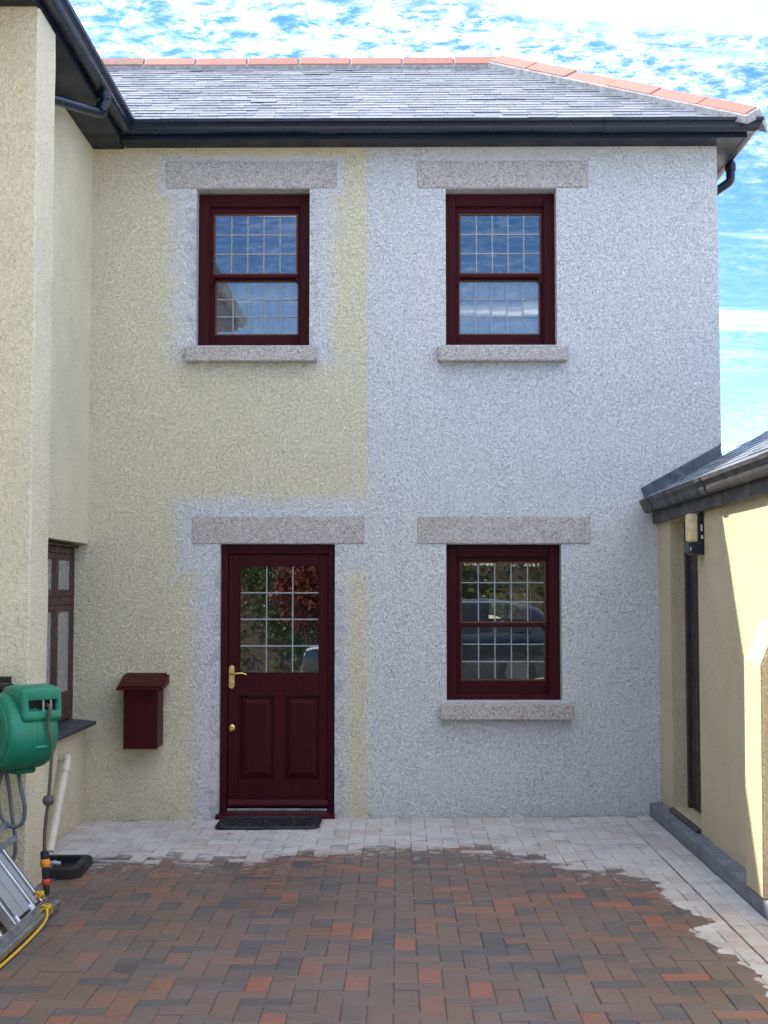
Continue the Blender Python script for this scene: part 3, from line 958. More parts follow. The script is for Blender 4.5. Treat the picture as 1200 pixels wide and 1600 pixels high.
slope_len = RUN / cp
rows = int(slope_len / GAUGE)
cells = []
for r in range(rows):
    s0 = -0.02 + r * GAUGE
    smax = min(s0 + 0.175, slope_len - 0.01)
    x = -3.9 + (0.1 if r % 2 else 0.0) + rnd.uniform(-0.02, 0.02)
    while x < EX:
        wd = 0.205 + rnd.uniform(-0.012, 0.012)
        sk = rnd.gauss(0, 0.0035); sk2 = rnd.gauss(0, 0.003)
        poly = [(x + 0.0015, s0 + sk), (x + wd * 0.5, s0 + (sk + sk2) / 2 - 0.001), (x + wd - 0.0015, s0 + sk2), (x + wd - 0.0015, smax), (x + 0.0015, smax)]
        # hip on the right: x <= EX - s*cp ; valley on the left: x >= -1.93 - s*cp
        poly = clip_poly(poly, 1.0, cp, EX + 0.02)
        if len(poly) > 2: poly = clip_poly(poly, -1.0, -cp, 1.95)
        if len(poly) > 2:
            cells.append((r, x, poly, s0, smax))
        x += wd
vis = [c for c in cells if c[1] > -2.75]
vis.sort(key=lambda c: c[0])
keep = vis[:300]
kid = {id(c) for c in keep}
bulk = MB()
for c in cells:
    r, x, poly, s0, smax = c
    lo = 0.013 + rnd.gauss(0, 0.0012)
    if id(c) in kid:
        m = MB(); slate_mesh(m, poly, lo, 0.004, s0, smax - s0)
        m.build('slate', 'slate', roof)
    else:
        slate_mesh(bulk, poly, lo, 0.004, s0, smax - s0)
o = bulk.build('upper_slates', 'slate_bulk', roof); o['kind'] = 'stuff'


def angle_tiles(p, q, n, nl, nr, legl, legr, thk, name, mt, gap, lift, old=0):
    """V section tiles from p to q; nl, nr: unit down-slope directions of the two legs"""
    p, q = Vector(p), Vector(q); d = (q - p); L = d.length; d.normalize()
    up = Vector((0, 0, 1))
    for i in range(n):
        a = p + d * (L * i / n + gap / 2); b = p + d * (L * (i + 1) / n - gap / 2)
        tl = rnd.gauss(0, 0.003)
        m = MB()
        sec = []
        for c in (a, b):
            c = c + up * (lift + tl)
            sec.append([c + nl * legl, c, c + nr * legr, c + nr * legr - up * thk, c - up * thk * 1.2, c + nl * legl - up * thk])
        m.add(sec[0] + sec[1], [(i_, (i_ + 1) % 6, (i_ + 1) % 6 + 6, i_ + 6) for i_ in range(6)] + [tuple(range(6)), tuple(range(11, 5, -1))])
        o_ = m.build(name, mt if i >= old else 'terracotta_old', roof, 0.004)
        if i < old: o_['label'] = 'old lichen blackened ridge tile at the left end'


fd = Vector((0, -0.69, -0.72)); bd = Vector((0, 0.69, -0.72))
fd2 = Vector((0, -cp, -sp)); bd2 = Vector((0, cp, -sp))
angle_tiles((-3.9, RY, RZ), (HIPX + 0.02, RY, RZ), 11, fd, bd, 0.125, 0.125, 0.016, 'ridge_tile', 'terracotta', 0.014, 0.066, 4)
angle_tiles((-3.9, RY, RZ), (HIPX + 0.02, RY, RZ), 1, fd, bd, 0.130, 0.13, 0.05, 'mortar_bed', 'mortar', 0.0, 0.056)
hipd = (Vector((EX, EY, EZ)) - Vector((HIPX, RY, RZ))).normalized()
# leg directions across the hip, in each slope plane
nf = Vector((0, -sp, cp)); ns = Vector((sp, 0, cp))
lf = hipd.cross(nf).normalized(); lf = lf if lf.x < 0 else -lf
ls = hipd.cross(ns).normalized(); ls = ls if ls.y > 0 else -ls
lf = (lf + Vector((0, 0, -0.22))).normalized(); ls = (ls + Vector((0, 0, -0.22))).normalized()
top = Vector((HIPX - 0.02, RY - 0.02, RZ))
bot = Vector((EX - 0.005, EY + 0.005, EZ + 0.005))
angle_tiles(top, bot, 6, lf, ls, 0.150, 0.150, 0.016, 'hip_tile', 'terracotta', 0.014, 0.072)
angle_tiles(top, bot + (bot - top).normalized() * 0.02, 1, lf, ls, 0.168, 0.16, 0.06, 'mortar_bed', 'mortar', 0.0, 0.060)

# ------------------------------------------------------------------ left wing
WX = -2.255
wing = empty('house_wing', (-4.2, -3.0, 0.0), 'cream rendered wing at the left with a projecting pier', 'house')
WYF = -6.6
WO = (-1.55, -0.001, 0.705, 1.985)
w = wall_with_holes(MB(), 'x', WYF, -0.001, -0.05, SZ + 0.01, WX - 0.28, WX, [WO])
o = w.build('wall', 'cream_wing', wing); weld(o.data)
MB().box(-6.0, WX - 0.281, WYF, WYF + 0.28, -0.05, SZ + 0.01).build('wall', 'cream_wing', wing)
MB().box(-6.0, -5.72, WYF + 0.281, 3.0, -0.05, SZ + 0.01).build('wall', 'cream_wing', wing)
# pier, edges slightly out of true as hand-floated render is
m = MB(); nz = 24
pv = []
for k in range(nz + 1):
    z = -0.03 + (SZ + 0.028) * k / nz
    j = lambda: rnd.gauss(0, 0.0022)
    pv.append([(WX - 0.02, -2.435, z), (-2.018 + j(), -2.437 + j(), z), (-2.010 + j(), -2.429 + j(), z), (-2.008 + j(), -2.068 + j(), z), (-2.016 + j(), -2.060 + j(), z), (WX - 0.02, -2.06, z)])
for k in range(nz):
    m.add(pv[k] + pv[k + 1], [(i, (i + 1) % 6, (i + 1) % 6 + 6, i + 6) for i in range(6)])
m.add(pv[0], [tuple(range(6))]); m.add(pv[-1], [tuple(range(6))])
o = m.build('pier', 'cream_wing', wing); weld(o.data)
# its window beside the corner
wx = WX - 0.095
m = MB()
m.box(wx - 0.06, wx, -0.058, -0.004, 0.735, 1.950)
m.box(wx - 0.06, wx, WO[0] + 0.002, WO[0] + 0.05, 0.735, 1.950)
m.box(wx - 0.06, wx, -1.498, -0.059, 1.905, 1.950); m.box(wx - 0.06, wx, -1.498, -0.059, 0.735, 0.80)
m.box(wx - 0.06, wx, -1.498, -0.059, 1.545, 1.60)
for yy in (-0.525, -1.02): m.box(wx - 0.06, wx, yy - 0.03, yy + 0.03, 0.801, 1.544); m.box(wx - 0.06, wx, yy - 0.03, yy + 0.03, 1.601, 1.904)
swin = m.build('window', 'wood_old', wing, 0.003)
for a, b in ((-0.494, -0.060), (-0.989, -0.556), (-1.496, -1.051)):
    for z0, z1, bot_ in ((1.602, 1.903, 0.05), (0.802, 1.543, 0.13)):
        mm = MB(); xx0, xx1 = wx - 0.05, wx - 0.004
        mm.box(xx0, xx1, a, a + 0.05, z0, z1); mm.box(xx0, xx1, b - 0.05, b, z0, z1)
        mm.box(xx0, xx1, a + 0.05, b - 0.05, z0, z0 + bot_); mm.box(xx0, xx1, a + 0.05, b - 0.05, z1 - 0.045, z1)
        mm.build('casement', 'wood_old', swin, 0.003)
        MB().box(wx - 0.018, wx - 0.012, a + 0.049, b - 0.049, z0 + bot_ - 0.001, z1 - 0.044).build('pane', 'obscure', swin)
MB().box(wx - 0.05, wx + 0.03, -1.5, -0.006, 1.952, 1.972).build('drip_strip', 'wood_old', swin, 0.003)
MB().box(wx - 0.15, wx - 0.07, WO[0], -0.003, 0.70, 1.985).build('reveal_back', 'dark_room', swin)
MB().prism([(wx - 0.06, 0.733), (-2.165, 0.712), (-2.165, 0.686), (wx - 0.06, 0.690)], -1.52, -0.058, 'y').build('sill', 'slate_sill', wing, 0.004)
# wing eaves
WFX = -2.005
MB().box(WX + 0.001, WFX - 0.018, WYF, -2.445, SZ - 0.008, SZ + 0.006).build('soffit', 'plastic_soffit', wing)
MB().box(WX + 0.001, WFX - 0.018, -2.055, -0.001, SZ - 0.008, SZ + 0.006).build('soffit', 'plastic_soffit', wing)
MB().box(WFX - 0.017, WFX, WYF, FY - 0.002, SZ - 0.012, SZ + 0.13).build('fascia', 'plastic_soffit', wing, 0.002)
A2 = [(WFX + 0.015 + a, FY - a, GZ + b) for a, b in prof]
B2 = [(WFX + 0.015 + a, WYF, GZ + b) for a, b in prof]
m = MB(); gutter_mitre(m, A2, B2)
m.box(WFX + 0.001, WFX + 0.014, WYF, FY - 0.002, GZ + 0.01, GZ + 0.08)
gt3 = m.build('gutter', 'plastic_black', wing)
oy = -1.05
m = MB().tube([(WFX + 0.06, oy, GZ + 0.0), (WFX + 0.06, oy, GZ - 0.09), (WFX + 0.052, oy, GZ - 0.118), (WFX + 0.02, oy - 0.01, GZ - 0.142), (WX + 0.10, oy - 0.62, GZ - 0.27), (WX + 0.06, oy - 0.72, GZ - 0.31), (WX + 0.05, oy - 0.73, GZ - 0.37), (WX + 0.05, oy - 0.73, 0.2)], 0.034, 14, 4)
m.tube([(WFX + 0.06, oy, GZ), (WFX + 0.06, oy, GZ - 0.055)], 0.043, 14, 1)
m.tube([(WFX + 0.052, oy, GZ - 0.085), (WFX + 0.04, oy - 0.003, GZ - 0.13)], 0.041, 14, 1)
m.build('downpipe', 'plastic_black', wing, smooth=True)
# wing roof
m = MB()
rx = (WFX + 0.06) - 1.9
m.add([(WFX + 0.06, WYF - 0.1, EZ - 0.02), (WFX + 0.06, EY, EZ - 0.02), (rx, EY + 1.9, EZ + 1.9 * tp - 0.02), (rx, WYF - 0.1, EZ + 1.9 * tp - 0.02), (rx - 1.95, WYF - 0.1, EZ - 0.02), (rx - 1.95, 3.0, EZ - 0.02), (rx, 3.0, EZ + 1.9 * tp - 0.02)],
      [(0, 1, 2, 3), (3, 2, 6, 5, 4), (0, 3, 4)])
m.build('roof', 'slate_bulk', wing)

# ------------------------------------------------------------------ annex on the right
AX = 1.885
annex = empty('annex', (3.4, -4.0, 0.0), 'low cream rendered outbuilding at the right under a slate roof', 'outbuilding')
AYF = -5.6
ADOOR = (-1.285, -0.430, 0.165, 2.125)
AZT = 2.20
w = wall_with_holes(MB(), 'x', AYF, -0.002, -0.05, AZT, AX, AX + 0.26, [ADOOR])
o = w.build('wall', 'cream_annex', annex); weld(o.data)
MB().box(AX + 0.261, 5.4, AYF, AYF + 0.25, -0.05, AZT).build('wall', 'cream_annex', annex)
MB().box(5.15, 5.4, AYF + 0.251, -0.002, -0.05, AZT).build('wall', 'cream_annex', annex)
MB().box(HX1 + 0.002, 5.149, -0.25, -0.002, -0.05, AZT).build('wall', 'cream_annex', annex)
# buttress with a weathered top
m = MB()
by0, by1 = -3.06, -2.73
pr = [(AX + 0.01, 0.128), (1.790, 0.128), (1.796, 1.275), (AX + 0.01, 1.52)]
m.prism(pr, by0, by1, 'y')
o = m.build('buttress', 'cream_annex', annex, 0.008, 2)
# plinth, uneven trowelled edge
m = MB(); pv = []
ny = 60
for k in range(ny + 1):
    y = -0.003 + (AYF + 0.1) * k / ny
    j = lambda s_=0.0025: rnd.gauss(0, s_)
    pv.append([(PX1 + 0.003, y, -0.02), (1.800 + j(0.0015), y, 0.118 + j()), (1.806 + j(), y, 0.128 + j()), (AX + 0.003, y, 0.137 + j(0.001)), (AX + 0.003, y, -0.02)])
for k in range(ny):
    m.add(pv[k] + pv[k + 1], [(i, (i + 1) % 5, (i + 1) % 5 + 5, i + 5) for i in range(5)])
m.add(pv[0], [tuple(range(5))]); m.add(pv[-1], [tuple(range(5))])
o = m.build('plinth', 'plinth', annex); weld(o.data)
MB().box(AX - 0.030, AX + 0.10, ADOOR[0] + 0.002, ADOOR[1] - 0.002, 0.142, 0.164).build('doorstep', 'brown_tile', annex, 0.004)
# door deep in the reveal
m = MB()
m.box(AX + 0.095, AX + 0.15, ADOOR[1] - 0.052, ADOOR[1] - 0.002, 0.166, 2.123); m.box(AX + 0.095, AX + 0.15, ADOOR[0] + 0.002, ADOOR[0] + 0.05, 0.166, 2.123)
m.box(AX + 0.095, AX + 0.15, ADOOR[0] + 0.05, ADOOR[1] - 0.052, 2.07, 2.123)
m.build('door_frame', 'wood_old', annex, 0.003)
ad = MB().box(AX + 0.12, AX + 0.16, ADOOR[0] + 0.051, ADOOR[1] - 0.053, 0.172, 2.069).build('door', 'door_dark', annex)
yy = ADOOR[0] + 0.055
while yy < ADOOR[1] - 0.12:
    MB().box(AX + 0.112, AX + 0.121, yy, yy + 0.098, 0.178, 2.064).build('plank', 'door_dark', ad, 0.004); yy += 0.101
# eaves of the annex
AEX, AEZ = 1.815, 2.310
AP = math.atan(0.549)
MB().box(1.842, 1.862, AYF - 0.1, -0.02, 2.128, 2.30).build('fascia', 'plastic_grey', annex, 0.003)
MB().box(1.863, AX + 0.26, AYF - 0.1, -0.02, 2.201, 2.213).build('soffit', 'plastic_grey', annex)
ga = [(1.841 - a * 0.95, 2.210 + b * 1.02) for a, b in prof]
m = MB().prism(ga, AYF - 0.1, -0.012, 'y')
gta = m.build('gutter', 'plastic_grey', annex)
for yy in (-0.32, -1.95, -3.9):
    pr = [(1.840 - a * 1.0 - 0.003, 2.206 + b * 1.06) for a, b in prof[1:9]] + [(1.840 - a * 0.94, 2.212 + b) for a, b in reversed(prof[1:9])]
    MB().prism(pr, yy - 0.05, yy + 0.05, 'y').build('gutter_union', 'plastic_grey', gta)
ca, sa = math.cos(AP), math.sin(AP)
ARL = 2.4
m = MB()
rz_ = AEZ + ARL * sa; rxx = AEX + ARL * ca
VG = 0.03
m.add([(AEX, AYF - 0.15, AEZ), (AEX, -0.02, AEZ), (HX1 + 0.005, -0.02, AEZ + (HX1 + 0.005 - AEX) * math.tan(AP)), (HX1 + 0.005, VG, AEZ + (HX1 + 0.005 - AEX) * math.tan(AP)), (rxx, VG, rz_), (rxx, AYF - 0.15, rz_), (rxx + ARL * ca, AYF - 0.15, AEZ), (rxx + ARL * ca, VG, AEZ)],
      [(0, 1, 2, 3, 4, 5), (5, 4, 7, 6), (0, 5, 6)])
aroof = m.build('roof', 'roof_felt', annex)
bulk = MB(); count = 0
GA = 0.112
for r in range(int(ARL / GA)):
    s0 = -0.03 + r * GA
    y = (0.02 if r % 2 else -0.10) + VG
    first = True
    while y > AYF:
        wd = 0.22 + rnd.uniform(-0.02, 0.02)
        a0, a1 = y - wd + 0.002, min(y, VG + 0.012 + rnd.uniform(-0.012, 0.012))
        sm = s0 + 0.21
        xm = AEX + s0 * ca
        if xm < HX1 + 0.03: a1 = min(a1, -0.022)
        if a1 - a0 > 0.02:
            lo = 0.013 + rnd.gauss(0, 0.0015); th = 0.006
            def P_(yv, s, off): return (AEX + s * ca - off * sa, yv, AEZ + s * sa + off * ca)
            j1, j2 = rnd.gauss(0, 0.004), rnd.gauss(0, 0.004)
            q = [(a0, s0 + j1), (a1, s0 + j2), (a1, sm), (a0, sm)]
            of = lambda s: lo + (0.003 - lo) * (s - s0) / 0.21
            vs = [P_(yv, s, of(s) + th) for yv, s in q] + [P_(yv, s, of(s)) for yv, s in q]
            fs = [(0, 1, 2, 3), (7, 6, 5, 4)] + [(i, i + 4, (i + 1) % 4 + 4, (i + 1) % 4) for i in range(4)]
            if y > -3.3 and count < 300:
                MB().add(vs, fs).build('slate', 'slate', aroof); count += 1
            else:
                bulk.add(vs, fs)
        y -= wd
o = bulk.build('near_slates', 'slate_bulk', aroof); o['kind'] = 'stuff'
# lead flashing against the house, turned up in one strip
m = MB()
fl = [(1.762, 2.388), (2.335, 2.702), (2.357, 2.612), (1.795, 2.304)]
m.prism(fl, -0.014, -0.003, 'y')
m.prism([(2.336, 2.690), (2.3485, 2.697), (2.3485, 2.72), (2.336, 2.712)], -0.012, -0.002, 'y')
m.build('flashing', 'lead', annex, 0.003)

# ------------------------------------------------------------------ small things
# bulkhead lamp beside the annex door
lamp = empty('wall_lamp', (1.86, -1.40, 1.87), 'cream and black outdoor wall lamp under the annex gutter', 'wall lamp')
ly0, ly1 = -1.47, -1.325
pr = [(1.852, ly1 - 0.01), (1.806, ly1 - 0.012), (1.790, ly1 - 0.04), (1.790, ly0 + 0.04), (1.806, ly0 + 0.012), (1.852, ly0 + 0.01)]
MB().prism(pr, 1.943, 2.118, 'z').build('diffuser', 'lamp_cream', lamp, 0.008, 3, True)
MB().prism([(1.792, 1.882), (1.884, 1.862), (1.884, 2.125), (1.850, 2.125), (1.850, 1.943), (1.788, 1.940)], ly0 - 0.006, ly1 + 0.004, 'y').build('housing', 'plastic_black', lamp, 0.004, 2)
MB().lathe([(0.022, 0), (0.022, 0.012), (0.016, 0.02), (0.006, 0.024)], 16, Matrix.Translation((1.815, (ly0 + ly1) / 2, 1.885)) @ Matrix.Rotation(math.pi, 4, 'X')).build('sensor', 'grey_plastic', lamp, smooth=True)
MB().box(1.862, 1.874, ly0 - 0.009, ly0 - 0.005, 2.010, 2.050).build('sticker', 'sticker', lamp, 0.003)
MB().box(1.864, 1.878, ly0 - 0.009, ly0 - 0.005, 1.962, 1.985).build('sticker', 'sticker', lamp, 0.002)
MB().box(1.796, 1.804, ly0 - 0.009, ly0 - 0.005, 1.888, 1.912).build('sticker', 'sticker', lamp, 0.002)

# post box on the wall
pb = empty('post_box', (-1.815, -0.12, 0.535), 'dark red wooden post box with sloping lid on the wall beside the door', 'post box')
MB().box(-1.935, -1.694, -0.240, -0.004, 0.538, 0.972).build('body', 'wood', pb, 0.003)
MB().prism([(-0.004, 0.973), (-0.282, 0.944), (-0.282, 0.958), (-0.004, 1.042)], -1.982, -1.652, 'x').build('lid', 'wood', pb, 0.003)
MB().prism([(-0.002, 1.0425), (-0.262, 0.9645), (-0.262, 0.9745), (-0.002, 1.0525)], -1.962, -1.672, 'x').build('lid_board', 'wood', pb, 0.002)
MB().box(-1.938, -1.692, -0.243, -0.236, 0.530, 0.537).build('base_trim', 'wood', pb)

# rubber mat
m = MB()


def rrect(x0, x1, y0, y1, r, n_=6):
    P = []
    for cx, cy, a0 in ((x1 - r, y1 - r * 0.15, 0), (x0 + r, y1 - r * 0.15, 90), (x0 + r, y0 + r, 180), (x1 - r, y0 + r, 270)):
        for k in range(n_ + 1):
            a = math.radians(a0 + 90 * k / n_)
            ry = r if a0 >= 180 else r * 0.15
            P.append((cx + r * math.cos(a), cy + ry * math.sin(a)))
    return P


mz = gz(-0.9) + 0.006
dm = empty('door_mat', (-0.9, -0.27, mz), 'black rubber scraper mat on the blocks in front of the door', 'door mat')
MB().prism(rrect(-1.262, -0.540, -0.478, -0.040, 0.075), mz, mz + 0.007, 'z').build('base', 'doormat', dm)
out, inn = rrect(-1.262, -0.540, -0.478, -0.040, 0.075), rrect(-1.242, -0.560, -0.458, -0.060, 0.06)
n_ = len(out)
m = MB().add([(*p, mz + 0.0075) for p in out] + [(*p, mz + 0.0075) for p in inn] + [(*p, mz + 0.016) for p in [((a[0] * 2 + b[0]) / 3, (a[1] * 2 + b[1]) / 3) for a, b in zip(out, inn)]] + [(*p, mz + 0.015) for p in [((a[0] + b[0] * 2) / 3, (a[1] + b[1] * 2) / 3) for a, b in zip(out, inn)]],
             [(i, (i + 1) % n_, (i + 1) % n_ + 2 * n_, i + 2 * n_) for i in range(n_)] + [(i + 2 * n_, (i + 1) % n_ + 2 * n_, (i + 1) % n_ + 3 * n_, i + 3 * n_) for i in range(n_)] + [(i + 3 * n_, (i + 1) % n_ + 3 * n_, (i + 1) % n_ + n_, i + n_) for i in range(n_)])
m.build('rim', 'rubber', dm, smooth=True)
# raised scrolls of the scraper pattern
m = MB()
for ix in range(9):
    for iy in range(5):
        cx, cy = -1.20 + ix * 0.0745 + (0.02 if iy % 2 else 0), -0.425 + iy * 0.078
        if cx > -0.585: continue
        s_ = 1 if (ix + iy) % 2 else -1
        pts = [(cx + s_ * 0.030 * (1 - k / 11) * math.cos(k * 0.62) , cy + 0.030 * (1 - k / 11) * math.sin(k * 0.62), mz + 0.009) for k in range(10)]
        m.tube(pts, 0.0048, 5, 1)
m.build('scroll_relief', 'rubber', dm)['kind'] = 'stuff'

# waste pipe and gully hopper in the recess behind the pier
wp = MB().tube([(WX + 0.004, -0.76, 0.535), (WX + 0.05, -0.77, 0.540), (WX + 0.062, -0.79, 0.520), (WX + 0.062, -0.84, 0.46), (WX + 0.065, -1.19, 0.045), (WX + 0.07, -1.23, 0.004)], 0.026, 14, 4)
wp.tube([(WX + 0.062, -0.805, 0.505), (WX + 0.062, -0.850, 0.448)], 0.0305, 14, 1)
tag(wp.build('waste_pipe', 'white_pipe', None, smooth=True), 'cream plastic waste pipe slanting down the wing wall behind the pier', 'pipe')
gy = empty('drain_hopper', (-2.02, -1.80, gz(-2.0)), 'black plastic drain surround on the blocks behind the pier', 'drain')
z0 = gz(-2.0) + 0.004
ring_pts = [(-2.235, -2.03), (-1.865, -2.03), (-1.815, -1.98), (-1.835, -1.60), (-1.875, -1.565), (-2.235, -1.565)]
inner = [(-2.235, -1.97), (-1.905, -1.97), (-1.885, -1.94), (-1.9, -1.645), (-1.92, -1.63), (-2.235, -1.63)]
m = MB(); k6 = 6
m.add([(*p, z0) for p in ring_pts] + [(*p, z0 + 0.05) for p in ring_pts] + [(*p, z0 + 0.05) for p in inner] + [(*p, z0) for p in inner],
      [(i, (i + 1) % k6, (i + 1) % k6 + 6, i + 6) for i in range(5)] + [(i + 6, (i + 1) % k6 + 6, (i + 1) % k6 + 12, i + 12) for i in range(5)] + [(i + 12, (i + 1) % k6 + 12, (i + 1) % k6 + 18, i + 18) for i in range(5)] + [(0, 6, 12, 18), (5, 11, 17, 23)])
m.build('surround', 'rubber', gy, 0.008, 2)
MB().box(-2.23, -1.9, -1.965, -1.635, z0 - 0.001, z0 + 0.012).build('grating', 'dark_slot', gy)
m = MB().tube([(-2.06, -2.0, z0 + 0.075), (-1.98, -2.0, z0 + 0.085), (-1.93, -1.99, z0 + 0.080)], 0.012, 10, 3)
m.tube([(-2.02, -2.0, z0 + 0.055), (-2.02, -2.0, z0 + 0.10)], 0.014, 10, 1)
m.tube([(-1.99, -2.0, z0 + 0.055), (-1.96, -1.995, z0 + 0.10)], 0.007, 8, 1)
m.build('tap_fitting', 'came', gy, smooth=True)

# hose reel: drum with hooded outlet, turned towards the yard
reel = empty('hose_reel', (-1.98, -2.72, 0.70), 'green wall mounted hose reel on the front of the cream pier', 'hose reel')
Ax = Vector((-0.74, -0.67, 0)).normalized(); Bx = Vector((0.67, -0.74, 0)).normalized()
RC = Vector((-1.955, -2.735, 0.917))
RM = Matrix(((Bx.x, -Ax.x, 0, RC.x), (Bx.y, -Ax.y, 0, RC.y), (0, 0, 1, RC.z), (0, 0, 0, 1)))   # local x outlet, y away from viewer, z up
prof_r = []
for k in range(33):
    a = math.radians(-225 + 8.4375 * k)
    prof_r.append((0.205 * math.cos(a), 0.205 * math.sin(a)))
# drum as lathe about local y, rounded shoulders
RY90 = Matrix.Rotation(math.pi / 2, 4, 'X')
m = MB().lathe([(0.150, 0.165), (0.176, 0.162), (0.192, 0.148), (0.197, 0.125), (0.200, 0.02), (0.203, 0.018), (0.203, 0.008), (0.200, 0.006), (0.197, -0.06), (0.194, -0.085), (0.180, -0.108), (0.150, -0.118)], 40, RY90)
m.xf(RM)
m.build('drum', 'green', reel, smooth=True)
m = MB()
m.lathe([(0.168, 0.119), (0.168, 0.130), (0.158, 0.134), (0.120, 0.134), (0.113, 0.128), (0.100, 0.128), (0.096, 0.136), (0.090, 0.137)], 40, Matrix.Translation((0, -0.04, 0)) @ RY90).xf(RM)
m.build('side_cover', 'green', reel, smooth=True)
m = MB().lathe([(0.088, 0.128), (0.088, 0.142), (0.080, 0.146), (0.02, 0.146)], 32, Matrix.Translation((0, -0.04, 0)) @ RY90).xf(RM)
m.build('hub_plate', 'grey_plastic', reel, smooth=True)
m = MB().prism([(0.03, 0.035), (0.045, 0.035), (0.042, 0.085), (0.055, 0.095), (0.040, 0.100), (0.022, 0.092)], -0.150, -0.134, 'y')
m.xf(RM @ Matrix.Translation((0.052, -0.04, -0.01)))
m.build('release_catch', 'green_light', reel, 0.004, 2)
# hood over the outlet
h0 = [(-0.10, 0.165), (-0.02, 0.228), (0.05, 0.240), (0.178, 0.226), (0.196, 0.212), (0.206, 0.085), (0.198, 0.062), (0.12, 0.055), (-0.02, 0.06)]
m = MB(); nn = len(h0)
ys = [-0.100, -0.090, 0.112, 0.122]
ins = [0.86, 1.0, 1.0, 0.86]
secs = []
for y_, s_ in zip(ys, ins):
    secs.append([(0.06 + (a - 0.06) * s_, y_, 0.14 + (b - 0.14) * s_) for a, b in h0])
# front face (between profile points 4 and 5) gets the slot, so leave it out and frame it
for a, b in zip(secs[:-1], secs[1:]):
    m.add(a + b, [(i, (i + 1) % nn, (i + 1) % nn + nn, i + nn) for i in range(nn) if not (i == 4 and a is secs[1])])
m.add(secs[0], [tuple(range(nn))]); m.add(secs[-1], [tuple(range(nn))])
p4a, p5a = Vector(secs[1][4]), Vector(secs[1][5]); p4b, p5b = Vector(secs[2][4]), Vector(secs[2][5])
lerp = lambda u, v: (p4a * (1 - u) + p4b * u) * (1 - v) + (p5a * (1 - u) + p5b * u) * v
us, vs_ = (0, 0.10, 0.90, 1), (0, 0.34, 0.80, 1)
for i in range(3):
    for j in range(3):
        if i == 1 and j == 1: continue
        m.add([lerp(us[i], vs_[j]), lerp(us[i + 1], vs_[j]), lerp(us[i + 1], vs_[j + 1]), lerp(us[i], vs_[j + 1])], [(0, 1, 2, 3)])
back = Vector((-0.045, 0, 0))
q4 = [lerp(0.10, 0.34), lerp(0.90, 0.34), lerp(0.90, 0.80), lerp(0.10, 0.80)]
m.add(q4 + [q + back for q in q4], [(i, (i + 1) % 4, (i + 1) % 4 + 4, i + 4) for i in range(4)])
m.xf(RM)
hood = m.build('outlet_hood', 'green', reel, smooth=True); weld(hood.data)
MB().add([q + back * 0.98 for q in q4], [(0, 1, 2, 3)]).xf(RM).build('outlet_slot', 'dark_slot', hood)
for u in (0.53, 0.74):
    MB().tube([lerp(u, 0.33) + Vector((-0.012, 0, 0)), lerp(u, 0.81) + Vector((-0.012, 0, 0))], 0.006, 8, 1).xf(RM).build('guide_roller', 'came', hood, smooth=True)
MB().box(0.1985, 0.208, -0.03, 0.035, -0.072, -0.064).xf(RM).build('rib', 'green_light', reel, 0.002)
MB().prism([(-0.06, -0.195), (0.05, -0.195), (0.03, -0.222), (-0.04, -0.222)], -0.06, 0.06, 'y').xf(RM).build('drum_foot', 'green', reel, 0.006, 2)
# swivel bracket back to the pier
m = MB().bar(RC + Vector((-0.10, 0.10, 0.215)), Vector((-2.16, -2.44, RC.z + 0.215)), 0.05, 0.03)
m.bar(RC + Vector((-0.10, 0.10, -0.215)), Vector((-2.16, -2.44, RC.z - 0.215)), 0.05, 0.03)
m.box(-2.22, -2.10, -2.462, -2.440, RC.z - 0.26, RC.z + 0.26)
m.tube([RC + Vector((-0.10, 0.10, -0.23)), RC + Vector((-0.10, 0.10, 0.235))], 0.016, 10, 1)
m.build('swivel_bracket', 'rubber', reel, 0.003)
# hose end hanging from the outlet
so = RM @ (lerp(0.63, 0.56) + Vector((-0.03, 0, 0)))
sb = Vector((-1.783, -2.87, 0))
m = MB().tube([so, RM @ (lerp(0.63, 0.60) + Vector((0.02, 0, -0.008))), (sb.x - 0.004, sb.y, 0.96), (sb.x + 0.016, sb.y, 0.86), (sb.x + 0.012, sb.y, 0.72), (sb.x + 0.002, sb.y, 0.57), (sb.x - 0.014, sb.y, 0.42), (sb.x - 0.012, sb.y, 0.29)], 0.0085, 12, 5)
hs = m.build('hose_end', 'hose_brown', reel, smooth=True)
m = MB().lathe([(0.008, -0.026), (0.022, -0.020), (0.029, -0.004), (0.029, 0.006), (0.022, 0.022), (0.008, 0.027)], 20, Matrix.Translation((sb.x + 0.002, sb.y, 0.575)))
m.build('stop_ball', 'grey_plastic', hs, smooth=True)
T = Matrix.Translation((sb.x - 0.012, sb.y, 0.295)) @ Matrix.Rotation(math.radians(-4), 4, 'Y')
MB().lathe([(0.011, 0.03), (0.021, 0.022), (0.022, -0.012)], 16, T).build('connector', 'rubber', hs, smooth=True)
MB().lathe([(0.022, -0.0125), (0.025, -0.018), (0.025, -0.048), (0.022, -0.052)], 16, T).build('orange_collar', 'orange', hs, smooth=True)
MB().lathe([(0.018, -0.0525), (0.019, -0.10), (0.017, -0.112)], 16, T).build('nozzle_body', 'rubber', hs, smooth=True)
MB().lathe([(0.018, -0.1125), (0.0205, -0.117), (0.0205, -0.137), (0.018, -0.141)], 16, T).build('red_collar', 'red', hs, smooth=True)
MB().lathe([(0.0165, -0.1415), (0.017, -0.16), (0.0125, -0.195), (0.008, -0.196)], 14, T).build('nozzle_tip', 'rubber', hs, smooth=True)

